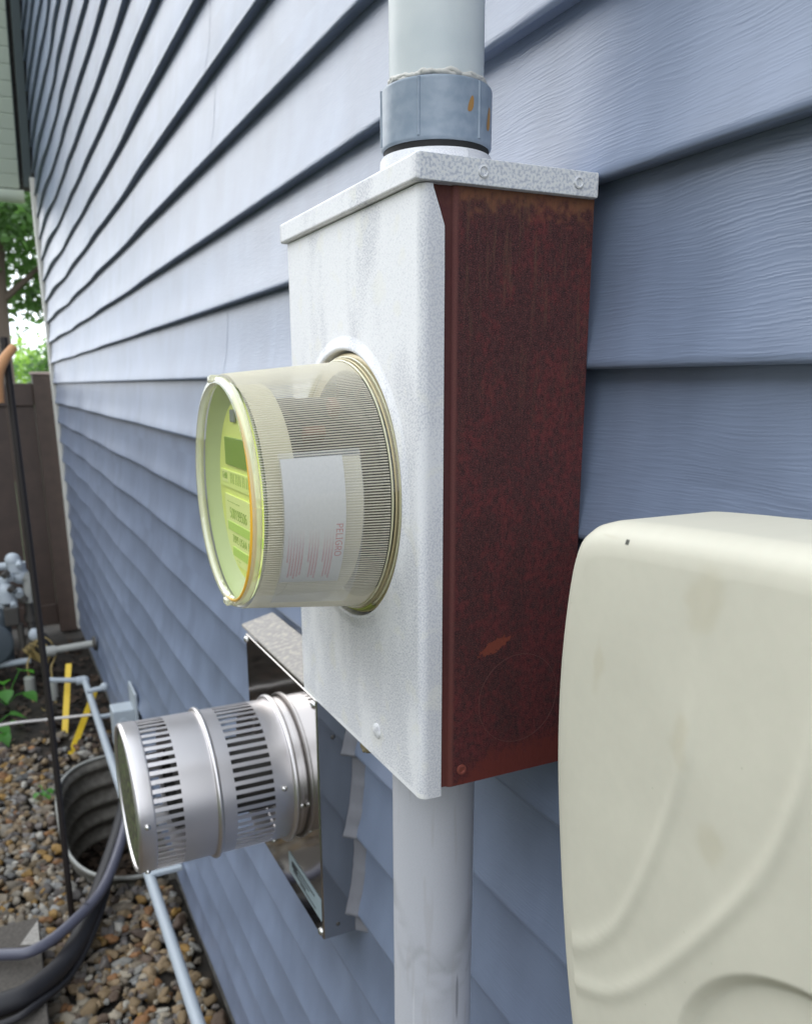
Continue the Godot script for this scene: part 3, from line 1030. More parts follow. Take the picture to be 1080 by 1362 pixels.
func leafy(called: String, label: String, at: Vector3, n: int, size: float, s: int) -> void:
	var t := thing(called, label, "plant", at)
	var rng := RandomNumberGenerator.new()
	rng.seed = s
	for i in n:
		var a := rng.randf() * TAU
		var dir := Vector3(cos(a), rng.randf_range(0.3, 1.5), sin(a)).normalized()
		var tip := at + dir * size * rng.randf_range(1.2, 2.4)
		var g := Geo.new()
		g.tube([at, at.lerp(tip, 0.5) + Vector3.UP * size * 0.2, tip], 0.0018, 4)
		part("stem", g, M.leaf_plant, t)
		var out := Vector3(cos(a), -0.25, sin(a)).normalized()
		var side := out.cross(Vector3.UP).normalized()
		var L := size * rng.randf_range(0.8, 1.2)
		var P := []
		for r in 6:
			var f := r / 5.0
			var w := L * 0.42 * sin(PI * pow(f, 0.75)) + 0.0005
			var c := tip + out * L * f + Vector3.DOWN * L * 0.25 * f * f
			P.append([c - side * w + Vector3.UP * w * 0.25, c, c + side * w + Vector3.UP * w * 0.25])
		g = Geo.new()
		g.grid(P)
		part("leaf", g, M.leaf_plant, t)

func ground_things() -> void:
	# white gas pipe along the foot of the wall
	var t := thing("wall_foot_pipe", "pale grey pipe lying along the foot of the wall above the gravel", "pipe", Vector3(-2.2, GY, 0.09))
	var g := Geo.new()
	g.tube([Vector3(-3.42, -1.063, 0.09), Vector3(0.9, -1.09, 0.086)], 0.0145, 16)
	part("pipe", g, M.pipe_grey, t)
	g = Geo.new()
	ball(g, Vector3(-3.42, -1.06, 0.092), Vector3.ONE * 0.022)
	g.lathe([Vector2(0.02, 0.0), Vector2(0.02, 0.03)], 14, zframe(Vector3(-3.42, -1.058, 0.098)))
	part("elbow", g, M.pipe_grey, t)
	g = Geo.new()
	g.tube([Vector3(-3.42, -1.06, 0.09), Vector3(-3.43, -1.035, 0.25)], 0.0125, 12)
	part("cross_pipe", g, M.pipe_grey, t)
	for x in [-2.95, -1.7, 0.1]:
		g = Geo.new()
		g.rbox(Vector3(x, -1.065, 0.045), Vector3(0.02, 0.012, 0.09), 0.002, 1)
		part("bracket", g, M.pipe_grey, t)
	g = Geo.new()
	g.tube([Vector3(-3.0, -0.965, 0.115), Vector3(-3.0, -0.96, 0.04)], 0.011, 10)
	ball(g, Vector3(-3.0, -0.957, 0.045), Vector3.ONE * 0.018)
	solo("hose_spigot", g, M.pipe_grey, "small pale spigot stub on the wall above the foot pipe", "spigot")

	# outlet box on the wall
	t = thing("junction_box", "small grey metal junction box on the siding above the window well", "junction box", Vector3(-2.43, -0.97, 0.016))
	g = Geo.new()
	g.rbox(Vector3(-2.44, -0.915, 0.043), Vector3(0.085, 0.15, 0.074), 0.006, 2)
	part("case", g, M.pipe_grey, t)
	g = Geo.new()
	g.rbox(Vector3(-2.42, -0.89, 0.004), Vector3(0.15, 0.24, 0.008), 0.002, 1)
	part("back_plate", g, M.pipe_grey, t)
	for y in [-0.885, -0.94]:
		g = Geo.new()
		g.lathe([Vector2(0.016, 0), Vector2(0.014, 0.003), Vector2(0, 0.003)], 14, Transform3D(Basis(Vector3(0, -1, 0), Vector3(1, 0, 0), Vector3(0, 0, 1)), Vector3(-2.3975, y, 0.046)))
		part("knockout", g, M.pipe_grey, t)
	g = Geo.new()
	g.tube([Vector3(-2.44, -0.985, 0.05), Vector3(-2.44, -1.26, 0.05)], 0.012, 12)
	part("conduit_stub", g, M.pipe_grey, t)

	# window well
	var P := []
	for r in 62:
		var y := -1.218 - 0.40 * r / 61.0
		var off := 0.013 * sin(TAU * (y + 1.15) / 0.080)
		var row := []
		for i in 49:
			var w := well_point(i / 48.0, off)
			row.append(Vector3(w.x, y, w.y))
		P.append(row)
	t = thing("window_well", "corrugated grey steel window well sunk in the gravel against the wall", "window well", Vector3(WX, -1.61, 0.15))
	g = Geo.new()
	g.shell(P, 0.0015, true)
	part("corrugated_wall", g, M.well_steel, t)
	var rim := []
	for i in 49:
		var w := well_point(i / 48.0, 0.004)
		rim.append(Vector3(w.x, -1.216, w.y))
	g = Geo.new()
	g.tube(rim, 0.006, 8)
	part("rim", g, M.fitting_grey, t)
	g = Geo.new()
	g.grid([[Vector3(WX - 0.5, -1.618, -0.02), Vector3(WX + 0.5, -1.618, -0.02)], [Vector3(WX - 0.5, -1.618, 0.33), Vector3(WX + 0.5, -1.618, 0.33)]], true)
	struct("well_floor", g, M.soil)

	# pad with one far corner in view
	t = thing("concrete_slab", "square cornered grey concrete slab on the gravel under the cables", "slab", Vector3(-1.33, GY, 0.8))
	g = Geo.new()
	g.rbox(Vector3(-1.335, -1.195, 0.79), Vector3(0.87, 0.09, 0.82), 0.004, 2)
	part("block", g, M.concrete, t)
	g = Geo.new()
	g.grid([[Vector3(-1.75, -1.1488, 0.383), Vector3(-1.75, -1.1488, 0.3829)], [Vector3(-1.66, -1.1488, 0.43), Vector3(-1.64, -1.1488, 0.383)]])
	part("pale_patch", g, M.smooth_concrete, t)

	# cables
	g = Geo.new()
	g.tube(ease_path([Vector3(-2.25, -0.90, 0.02), Vector3(-2.16, -1.03, 0.07), Vector3(-2.02, -1.10, 0.118), Vector3(-1.80, -1.125, 0.203), Vector3(-1.655, -1.115, 0.293), Vector3(-1.575, -1.115, 0.39), Vector3(-1.60, -1.12, 0.475), Vector3(-1.72, -1.125, 0.70), Vector3(-1.9, -1.13, 0.95)], 8), 0.0145, 14)
	var hz := solo("grey_hose", g, M.hose_grey, "glossy grey hose curving across the slab corner, above the black cables", "hose")
	for i in [14, 30]:
		pass
	g = Geo.new()
	g.lathe([Vector2(0.0155, -0.002), Vector2(0.0155, 0.002)], 14, Transform3D(Basis(Quaternion(Vector3.UP, Vector3(0.145, 0.02, 0.09).normalized())), Vector3(-1.70, -1.118, 0.263)))
	part("joint", g, M.hose_black, hz)
	g = Geo.new()
	g.tube(ease_path([Vector3(-2.27, -0.93, 0.02), Vector3(-2.17, -1.06, 0.08), Vector3(-2.04, -1.135, 0.14), Vector3(-1.80, -1.17, 0.232), Vector3(-1.60, -1.17, 0.312), Vector3(-1.445, -1.13, 0.40), Vector3(-1.41, -1.12, 0.48), Vector3(-1.42, -1.125, 0.72), Vector3(-1.5, -1.13, 1.0)], 8), 0.026, 14)
	solo("black_cable", g, M.hose_black, "thickest black cable lying lowest over the slab's corner and gravel", "cable")
	g = Geo.new()
	g.tube(ease_path([Vector3(-2.22, -0.93, 0.02), Vector3(-2.14, -1.07, 0.085), Vector3(-1.98, -1.15, 0.15), Vector3(-1.74, -1.18, 0.228), Vector3(-1.54, -1.185, 0.315), Vector3(-1.39, -1.135, 0.405), Vector3(-1.36, -1.135, 0.485), Vector3(-1.37, -1.14, 0.72), Vector3(-1.45, -1.14, 1.0)], 8), 0.009, 10)
	solo("black_cable", g, M.hose_black, "thin dark cable running just beside the thick black cable, wall side", "cable")
	g = Geo.new()
	g.tube(ease_path([Vector3(-3.2, -1.15, 0.06), Vector3(-3.22, -1.15, 0.16), Vector3(-3.24, -1.15, 0.28), Vector3(-3.26, -1.15, 0.46), Vector3(-3.3, -1.19, 0.7), Vector3(-3.4, -1.225, 1.0)], 6), 0.006, 8)
	solo("white_cable", g, M.wire_white, "thin pale cable arching across the dark soil past the pole", "cable")

	# pole
	t = thing("garden_pole", "slender dark metal pole standing upright in the gravel, tan handle on top", "pole", Vector3(-1.85, GY, 0.29))
	g = Geo.new()
	g.tube([Vector3(-1.85, GY - 0.03, 0.296), Vector3(-1.85, -0.6, 0.288), Vector3(-1.85, 0.372, 0.292)], 0.0088, 12)
	part("shaft", g, M.pole_dark, t)
	g = Geo.new()
	g.tube(ease_path([Vector3(-1.83, 0.22, 0.325), Vector3(-1.828, 0.28, 0.318), Vector3(-1.827, 0.318, 0.298), Vector3(-1.827, 0.345, 0.276), Vector3(-1.827, 0.352, 0.270)], 4), [0.018, 0.018, 0.0178, 0.0172, 0.0165, 0.0152, 0.014, 0.0132, 0.0126, 0.012, 0.0116, 0.0112, 0.0108, 0.0102, 0.0092, 0.007, 0.003], 12)
	part("handle", g, M.tan_wood, t)

	# yellow markers
	for q in [[Vector3(-3.55, -1.01, 0.145), Vector3(-3.25, -1.25, 0.21), "upright yellow plastic strip in the soil beside the white pipe elbow"], [Vector3(-3.45, -1.13, 0.05), Vector3(-3.05, -1.25, 0.20), "leaning yellow plastic strip nearer the wall, crossing behind the pipe"]]:
		g = Geo.new()
		var d: Vector3 = (q[1] - q[0]).normalized()
		var s := d.cross(Vector3(1, 0, 0.2)).normalized() * 0.013
		g.shell([[q[0] - s, q[0] + s], [q[0].lerp(q[1], 0.5) - s, q[0].lerp(q[1], 0.5) + s], [q[1] - s, q[1] + s]], 0.004)
		solo("marker_strip", g, M.yellow_plastic, q[2], "marker", "yellow strips in the soil")

	leafy("weed", "broad leafed green plant in front of the gas meter case", Vector3(-3.75, GY, 0.43), 6, 0.085, 4)
	leafy("seedling", "tiny green seedling in gravel by the window well rim", Vector3(-2.68, GY, 0.322), 6, 0.022, 6)
	leafy("weed", "low green leaves at the left edge beneath the gas meter", Vector3(-3.4, GY, 0.50), 5, 0.07, 12)

# ------------------------------------------------------------------ exhaust vent
func vent() -> void:
	var c := Vector3(-0.556, -0.240, 0)
	var t := thing("exhaust_vent", "stainless steel exhaust vent with slotted drum on a square wall plate", "vent", Vector3(c.x, c.y, 0.01))
	var g := Geo.new()
	var x0 := -0.706
	var x1 := -0.410
	var y0 := -0.415
	var y1 := -0.094
	# pan shaped plate
	g.rbox(Vector3((x0 + x1) / 2, (y0 + y1) / 2, 0.014), Vector3(x1 - x0, y1 - y0, 0.056), 0.0025, 2)
	var pl := part("wall_plate", g, M.stainless_plate, t)
	g = Geo.new()
	g.rbox(Vector3((x0 + x1) / 2, y1 + 0.004, 0.022), Vector3(x1 - x0 - 0.004, 0.006, 0.05), 0.002, 1, Transform3D(Basis(Vector3.RIGHT, 0.25), Vector3(0, 0.017, 0.024)))
	part("top_flashing", g, M.corroded, pl)
	for q in [Vector2(x0 + 0.006, y1 - 0.008), Vector2(x1 - 0.007, y1 - 0.008), Vector2(x0 + 0.008, y0 + 0.008), Vector2(x1 - 0.007, y0 + 0.009)]:
		g = Geo.new()
		g.lathe([Vector2(0.0052, 0), Vector2(0.0045, 0.0025), Vector2(0.0024, 0.0038), Vector2(0, 0.0042)], 14, zframe(Vector3(q.x, q.y, 0.042)))
		part("screw", g, M.screw_steel, pl)
	for y in [y0 + 0.018, y1 - 0.05]:
		g = Geo.new()
		g.lathe([Vector2(0.003, 0), Vector2(0.002, 0.0015), Vector2(0, 0.002)], 10, Transform3D(Basis(Vector3(0, -1, 0), Vector3(1, 0, 0), Vector3(0, 0, 1)), Vector3(x1, y, 0.022)))
		part("rivet", g, M.cast_dark, pl)
	g = Geo.new()
	g.rbox(Vector3(-0.475, -0.374, 0.0426), Vector3(0.125, 0.030, 0.0006), 0.0002, 1)
	var st := part("sticker", g, M.sticker, t)
	for q in [[-0.478, -0.367, 0.085, 0.0028], [-0.487, -0.373, 0.062, 0.0022], [-0.495, -0.379, 0.05, 0.0030], [-0.462, -0.383, 0.06, 0.0022], [-0.514, -0.372, 0.022, 0.009]]:
		g = Geo.new()
		g.rbox(Vector3(q[0], q[1], 0.0430), Vector3(q[2], q[3], 0.0004), 0.0001, 1)
		part("print_line", g, M.sticker_ink, st)
	# drum
	var r := 0.0925
	var solid := [[0.042, 0.079], [0.127, 0.190]]
	for s in solid:
		g = Geo.new()
		var P := []
		for i in 5:
			var row := []
			for k in 112:
				var a := TAU * k / 112
				row.append(c + Vector3(r * cos(a), r * sin(a), lerpf(s[0], s[1], i / 4.0)))
			P.append(row)
		g.shell(P, 0.0008, false, true)
		part("drum_band", g, M.stainless, t)
	var nb := 54
	for s in [[0.079, 0.127], [0.190, 0.2355]]:
		g = Geo.new()
		for b in nb:
			var P := []
			for i in 2:
				var row := []
				for k in 4:
					var a := TAU * (b + (k / 3.0 - 0.5) * 0.47) / nb
					row.append(c + Vector3(r * cos(a), r * sin(a), lerpf(s[0], s[1], i)))
				P.append(row)
			g.shell(P, 0.0008)
		part("slotted_band", g, M.stainless, t)
	g = Geo.new()
	g.lathe([Vector2(0.05, 0.0), Vector2(0.05, 0.16)], 40, zframe(c + Vector3(0, 0, 0.03)))
	part("inner_pipe", g, M.cast_dark, t)
	g = Geo.new()
	g.lathe([Vector2(0.085, 0.0), Vector2(0.0, 0.0)], 40, zframe(c + Vector3(0, 0, 0.0425)))
	part("inner_back", g, M.cast_dark, t)
	for q in [[0.147, 0.0036], [0.0515, 0.0042]]:
		g = Geo.new()
		var ring := []
		for k in 97:
			var a := TAU * k / 96
			ring.append(c + Vector3((r + q[1] * 0.4) * cos(a), (r + q[1] * 0.4) * sin(a), q[0]))
		g.tube(ring, q[1], 10, false)
		part("bead", g, M.stainless, t)
	# end cap with a rolled edge
	g = Geo.new()
	g.lathe([Vector2(r + 0.0002, 0.0), Vector2(r + 0.001, 0.002), Vector2(r + 0.001, 0.017), Vector2(r + 0.0005, 0.0195), Vector2(r - 0.0022, 0.0215), Vector2(r - 0.005, 0.0205), Vector2(r - 0.006, 0.0185)], 96, zframe(c + Vector3(0, 0, 0.2225)))
	var cap := part("end_cap", g, M.stainless, t)
	g = Geo.new()
	g.lathe([Vector2(r - 0.0055, 0.0), Vector2(0.05, 0.0005), Vector2(0, 0.001)], 64, zframe(c + Vector3(0, 0, 0.2405)))
	part("end_disc", g, M.stainless_dirty, cap)
	for q in [[0.05, 0.2325], [-0.9, 0.2325], [0.16, 0.067], [-0.15, 0.046], [-1.2, 0.067]]:
		g = Geo.new()
		var n := Vector3(cos(q[0]), sin(q[0]), 0)
		g.lathe([Vector2(0.0036, 0), Vector2(0.0034, 0.002), Vector2(0.0018, 0.0032), Vector2(0, 0.0034)], 12, Transform3D(Basis(Quaternion(Vector3.UP, n)), c + n * (r + 0.0008) + Vector3(0, 0, q[1])))
		part("screw", g, M.screw_steel, t)
	# caulk, following the steps of the siding
	var nz := fnoise(77, 3.0, 2)
	var path := []
	var rad := []
	var cr := []
	for i in 120:
		var y := lerpf(y1 + 0.004, y0 + 0.002, i / 119.0)
		var f := fposmod((y - Y0) / SD, 1.0)
		var zz := -0.0152 * (1.0 - pow(1.0 - f, 2.2))
		if f > 0.96:
			zz = lerpf(zz, -0.001, (f - 0.96) / 0.04)
		var a := nz.get_noise_1d(y * 9.0)
		var b := nz.get_noise_1d(y * 23.0 + 40.0)
		var w := 0.0125 + 0.0026 * a + 0.0003 * b
		cr.append([Vector3(x1 + 0.0003, y, zz + 0.0135 + 0.0006 * b), Vector3(x1 + 0.25 * w, y, zz + 0.0095 + 0.002 * a), Vector3(x1 + 0.55 * w, y, zz + 0.0064 + 0.0003 * b), Vector3(x1 + 0.85 * w, y, zz + 0.0030), Vector3(x1 + w, y, zz - 0.001)])
	g = Geo.new()
	g.grid(cr, true)
	part("caulk", g, M.sealant_grey, t)
	path = []
	rad = []
	for i in 60:
		var x := lerpf(x0, x1, i / 59.0)
		path.append(Vector3(x, y1 + 0.004 + 0.002 * nz.get_noise_1d(x * 40.0), 0.013))
		rad.append(0.007 + 0.003 * nz.get_noise_1d(x * 50.0 + 20.0))
	g = Geo.new()
	g.tube(path, rad, 10)
	part("caulk", g, M.corroded, t)

# ------------------------------------------------------------------ meter box
const BW := 0.227
const BH := 0.366
const BD := 0.118
const MC := Vector2(-0.1156, 0.1885)

func meter_box() -> void:
	var t := thing("meter_box", "weathered grey meter box with rusted red side panel and lidded top", "meter box", Vector3(-BW / 2, 0, 0.0))
	# rusted body: from the wall forward, rounded at the front
	var prof := [Vector2(0, 0.0), Vector2(0, 0.012), Vector2(0, 0.05), Vector2(0, 0.09)]
	for i in 6:
		var a := PI / 2 * i / 5
		prof.append(Vector2(-0.0022 * (1 - cos(a)) , 0.0935 + 0.004 * sin(a)))
	prof.append(Vector2(-0.0028, 0.104))
	prof.append(Vector2(-0.0028, 0.114))
	var P := []
	for r in 25:
		var row := []
		for q in prof:
			row.append(Vector3(q.x, BH * r / 24.0, q.y))
		P.append(row)
	var g := Geo.new()
	g.shell(P, 0.0016, true)
	for e in g.v.size():
		g.uv[e] = Vector2(g.v[e].z / 0.115, g.v[e].y / BH)
	var body := part("rusted_side", g, M.rusted_steel, t)
	g = Geo.new()
	g.rbox(Vector3(-BW + 0.004, BH / 2, 0.056), Vector3(0.002, BH, 0.112), 0.0005, 1)
	g.rbox(Vector3(-BW / 2, BH / 2, 0.003), Vector3(BW - 0.006, BH - 0.002, 0.003), 0.0005, 1)
	g.rbox(Vector3(-BW / 2 - 0.001, 0.0012, 0.056), Vector3(BW - 0.005, 0.002, 0.11), 0.0005, 1)
	part("back_pan", g, M.galvanised_grey, t)
	g = Geo.new()
	g.rbox(Vector3(-BW / 2, BH / 2, 0.08), Vector3(BW - 0.012, BH - 0.01, 0.004), 0.001, 1)
	part("inside", g, M.black_void, t)
	# knockout ring, rivet
	for q in [[Vector3(0, 0.054, 0.0435), 0.031]]:
		g = Geo.new()
		var ring := []
		for k in 65:
			var a := TAU * k / 64
			ring.append(q[0] + Vector3(0.0000, q[1] * sin(a), q[1] * cos(a)))
		g.tube(ring, 0.0002, 5, false)
		part("knockout_ring", g, M.rust_line, body)
	g = Geo.new()
	g.lathe([Vector2(0.0036, 0), Vector2(0.0034, 0.0010), Vector2(0.0022, 0.0012), Vector2(0.0016, 0.0004), Vector2(0, 0.0003)], 20, Transform3D(Basis(Vector3(0, -1, 0), Vector3(1, 0, 0), Vector3(0, 0, 1)), Vector3(0, 0.011, 0.087)))
	part("rivet", g, M.rust_red, body)

	# front cover: a face with a round hole, bent edges
	var y0 := -0.0035
	var y1 := 0.3650
	var xr := -0.0035
	var xl := -BW - 0.001
	var R := 0.0940
	var rowsf := [[], [], []]
	var angs := []
	for k in 128:
		angs.append(TAU * k / 128.0)
	for q in [Vector2(xr, y0), Vector2(xr, y1), Vector2(xl + 0.004, y0), Vector2(xl + 0.004, y1)]:
		angs.append(fposmod((q - MC).angle(), TAU))
	angs.sort()
	for a in angs:
		var d := Vector2(cos(a), sin(a))
		var s := 1e9
		if d.x > 1e-6: s = minf(s, (xr - MC.x) / d.x)
		if d.x < -1e-6: s = minf(s, (xl + 0.004 - MC.x) / d.x)
		if d.y > 1e-6: s = minf(s, (y1 - MC.y) / d.y)
		if d.y < -1e-6: s = minf(s, (y0 - MC.y) / d.y)
		for i in 3:
			var q: Vector2 = MC + d * lerpf(minf(0.103, s), s, i / 2.0)
			rowsf[i].append(Vector3(q.x, q.y, BD))
	g = Geo.new()
	g.grid(rowsf, true, true)
	var ft := g
	# raised collar round the hole
	var lip := [Vector2(R - 0.0005, -0.012), Vector2(R - 0.0005, 0.0008), Vector2(R + 0.0004, 0.0015), Vector2(R + 0.0014, 0.0018), Vector2(R + 0.0035, 0.0012), Vector2(R + 0.0065, 0.0003), Vector2(R + 0.0090, 0.0)]
	lip.reverse()
	ft.lathe(lip, 128, zframe(Vector3(MC.x, MC.y, BD)), 0, TAU, true)
	# right bend and flange
	var ys := [y0, 0.0, 0.05, 0.12, 0.19, 0.26, 0.32, 0.344, 0.3535, 0.363, y1]
	P = []
	for y in ys:
		var row := []
		for i in 7:
			var a := PI / 2 * i / 6
			row.append(Vector3(xr + 0.0055 * sin(a), y, BD - 0.0055 * (1 - cos(a))))
		var ze := 0.1035 + 0.0075 * smoothstep(0.342, 0.366, y)
		row.append(Vector3(xr + 0.0057, y, lerpf(BD - 0.006, ze, 0.5)))
		row.append(Vector3(xr + 0.0058, y, ze))
		P.append(row)
	ft.shell(P, 0.0014)
	# left bend and flange
	P = []
	for y in [y0, y1]:
		var row := []
		row.append(Vector3(xl, y, 0.104))
		row.append(Vector3(xl, y, BD - 0.004))
		for i in 6:
			var a := PI / 2 * i / 5
			row.append(Vector3(xl + 0.004 * (1 - cos(a)), y, BD - 0.004 + 0.004 * sin(a)))
		P.append(row)
	ft.shell(P, 0.0014)
	ft.grid([[Vector3(xl, y0, BD - 0.0014), Vector3(xr, y0, BD - 0.0014)], [Vector3(xl, y0, BD), Vector3(xr, y0, BD)]])
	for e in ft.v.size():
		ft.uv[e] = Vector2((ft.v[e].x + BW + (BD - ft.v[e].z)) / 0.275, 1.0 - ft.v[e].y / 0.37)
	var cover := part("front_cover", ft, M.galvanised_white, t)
	g = Geo.new()
	g.lathe([Vector2(0.0055, 0), Vector2(0.0052, 0.0012), Vector2(0.003, 0.0024), Vector2(0, 0.0028)], 20, zframe(Vector3(-0.066, 0.019, BD)))
	part("dimple", g, M.galvanised_white, cover)
	g = Geo.new()
	g.rbox(Vector3(-0.096, -0.0065, BD - 0.006), Vector3(0.014, 0.007, 0.010), 0.002, 1)
	g.tube([Vector3(-0.104, -0.004, BD - 0.004), Vector3(-0.096, -0.010, BD - 0.002), Vector3(-0.088, -0.006, BD - 0.005)], 0.0015, 6)
	part("latch", g, M.bronze_old, cover)
	# lid
	g = Geo.new()
	g.rbox(Vector3(-BW / 2, BH + 0.0068, (BD + 0.004) / 2), Vector3(BW + 0.0085, 0.0142, BD + 0.004), 0.0018, 3)
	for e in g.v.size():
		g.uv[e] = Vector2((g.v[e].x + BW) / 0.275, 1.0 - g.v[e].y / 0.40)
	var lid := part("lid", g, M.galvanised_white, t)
	g = Geo.new()
	g.rbox(Vector3(0.0042, BH + 0.0066, 0.061), Vector3(0.0016, 0.0138, 0.119), 0.0006, 1)
	part("side_lip", g, M.galvanised_grey, lid)
	for z in [0.081, 0.016]:
		g = Geo.new()
		g.lathe([Vector2(0.0034, 0), Vector2(0.0033, 0.0008), Vector2(0.0025, 0.0011), Vector2(0.0018, 0.0003), Vector2(0, 0.0004)], 18, Transform3D(Basis(Vector3(0, -1, 0), Vector3(1, 0, 0), Vector3(0, 0, 1)), Vector3(0.0050, BH + 0.0068, z)))
		part("rivet", g, M.galvanised_grey, lid)
	# hub that takes the conduit
	g = Geo.new()
	g.lathe([Vector2(0.0385, 0.0), Vector2(0.0375, 0.003), Vector2(0.0362, 0.006), Vector2(0.0358, 0.0165), Vector2(0.0350, 0.0182), Vector2(0.028, 0.0185)], 64, Transform3D(Basis(), Vector3(-0.0798, BH + 0.0138, 0.0651)))
	part("hub", g, M.galvanised_white, t)

func conduits() -> void:
	var px := Vector3(-0.0798, 0, 0.0651)
	var yb := 0.4025
	var t := thing("conduit", "pale upper conduit with blue grey coupling rising from the box lid", "conduit", px + Vector3(0, yb, 0))
	var g := Geo.new()
	g.tube([px + Vector3(0, yb, 0), px + Vector3(0, 0.8, 0), px + Vector3(0, 1.9, 0)], 0.0297, 64)
	part("pipe", g, M.pvc_light, t)
	g = Geo.new()
	g.lathe([Vector2(0.0338, 0.0), Vector2(0.0345, 0.0005), Vector2(0.0352, 0.002), Vector2(0.0352, 0.033), Vector2(0.0346, 0.0345), Vector2(0.033, 0.0352), Vector2(0.0297, 0.0352)], 72, Transform3D(Basis(), px + Vector3(0, yb - 0.0005, 0)))
	var cp := part("coupling", g, M.pvc_grey, t)
	g = Geo.new()
	g.lathe([Vector2(0.0335, 0.0), Vector2(0.0335, 0.006)], 48, Transform3D(Basis(), px + Vector3(0, yb - 0.006, 0)))
	part("gasket", g, M.black_void, cp)
	# direction from the conduit to where the photograph was taken from
	var ang := atan2(0.3413 - px.z, 0.4339 - px.x)
	for d in [-77.0, -17.5, 48.0, 110.0, 170.0, 230.0]:
		var a: float = ang - deg_to_rad(d)
		var n := Vector3(cos(a), 0, sin(a))
		g = Geo.new()
		g.tube([px + n * 0.0350 + Vector3(0, yb + 0.002, 0), px + n * 0.0350 + Vector3(0, yb + 0.0335, 0)], 0.0011, 8)
		part("rib", g, M.pvc_grey, cp)
	for q in [[36.0, 0.0185, 3.2, 0.0045], [66.0, 0.013, 4.0, 0.007]]:
		var P := []
		for i in 7:
			var row := []
			for k in 17:
				var b := TAU * k / 16
				var rr: float = i / 6.0
				var a: float = ang - deg_to_rad(q[0] + q[2] * rr * cos(b) + 2.0 * rr * sin(b))
				row.append(px + Vector3(cos(a) * 0.03545, yb + q[1] + q[3] * rr * sin(b) * (1.0 + 0.3 * sin(b)), sin(a) * 0.03545))
			P.append(row)
		g = Geo.new()
		g.grid(P)
		part("stain", g, M.stain_orange, cp)
	var nz := fnoise(57, 1.0, 3)
	g = Geo.new()
	for lay in 2:
		var path := []
		var rad := []
		for k in 121:
			var a := TAU * k / 120
			var hump := nz.get_noise_2d(cos(a) * 1.6 + lay * 5.0, sin(a) * 1.6)
			path.append(px + Vector3(cos(a) * 0.0302, yb + 0.0350 + 0.0026 * (0.5 + hump) + lay * 0.0008, sin(a) * 0.0302))
			rad.append(0.0010 + 0.0010 * (0.5 + nz.get_noise_2d(cos(a) * 7.0 + lay * 9.0, sin(a) * 7.0)))
		g.tube(path, rad, 7, false)
	part("sealant", g, M.sealant, t)

	t = thing("conduit", "scuffed lavender grey conduit running down from the box underside", "conduit", px + Vector3(0, GY, 0))
	var P := []
	for r in 12:
		var row := []
		for k in 65:
			var a := ang + PI - TAU * k / 64
			row.append(px + Vector3(0.0316 * cos(a), lerpf(0.002, -0.44, r / 11.0), 0.0316 * sin(a)))
		P.append(row)
	g = Geo.new()
	g.grid(P)
	P = []
	for r in 4:
		var row := []
		for k in 65:
			var a := ang + PI - TAU * k / 64
			row.append(px + Vector3(0.0316 * cos(a), lerpf(-0.44, GY - 0.06, r / 3.0), 0.0316 * sin(a)))
		P.append(row)
	g.grid(P, false, false, 1.0, 0.001, 0.0, 0.998)
	part("pipe", g, M.pvc_scuffed, t)

# ------------------------------------------------------------------ electric meter
func mp(phi: float, r: float, z: float) -> Vector3:
	return Vector3(MC.x + r * cos(phi), MC.y + r * sin(phi), z)

func cover_r(z: float) -> float:
	return lerpf(0.0855, 0.0776, clampf((z - 0.124) / (0.203 - 0.124), 0, 1))

func bent_text(s: String, size: float, phi0: float, z0: float, lift: float) -> Geo:
	var tm := TextMesh.new()
	var f := SystemFont.new()
	f.font_names = PackedStringArray(["Droid Sans"])
	tm.font = f
	tm.text = s
	tm.font_size = 32
	tm.pixel_size = size / 32.0
	tm.depth = 0.0002
	tm.horizontal_alignment = HORIZONTAL_ALIGNMENT_LEFT
	var a := tm.get_mesh_arrays()
	var g := Geo.new()
	g.v = a[Mesh.ARRAY_VERTEX]
	g.n = a[Mesh.ARRAY_NORMAL]
	g.uv = a[Mesh.ARRAY_TEX_UV]
	g.ix = a[Mesh.ARRAY_INDEX]
	for i in g.v.size():
		var q := g.v[i]
		var z := z0 - q.y
		var r := cover_r(z) + lift + q.z
		g.v[i] = mp(phi0 - q.x / r, r, z)
		var ph := phi0 - q.x / r
		g.n[i] = Vector3(cos(ph), sin(ph), 0)
	return g

func flat_text(s: String, size: float, at: Vector2, z: float, parent: Node3D, wide := 1.0) -> void:
	var tm := TextMesh.new()
	var f := SystemFont.new()
	f.font_names = PackedStringArray(["Droid Sans"])
	tm.font = f
	tm.text = s
	tm.font_size = 32
	tm.pixel_size = size / 32.0
	tm.depth = 0.0003
	tm.horizontal_alignment = HORIZONTAL_ALIGNMENT_LEFT
	var o := mi("lettering", tm, M.face_ink, parent)
	o.position = Vector3(MC.x + at.x, MC.y + at.y, z) - parent.global_position
	o.scale = Vector3(wide, 1, 1)

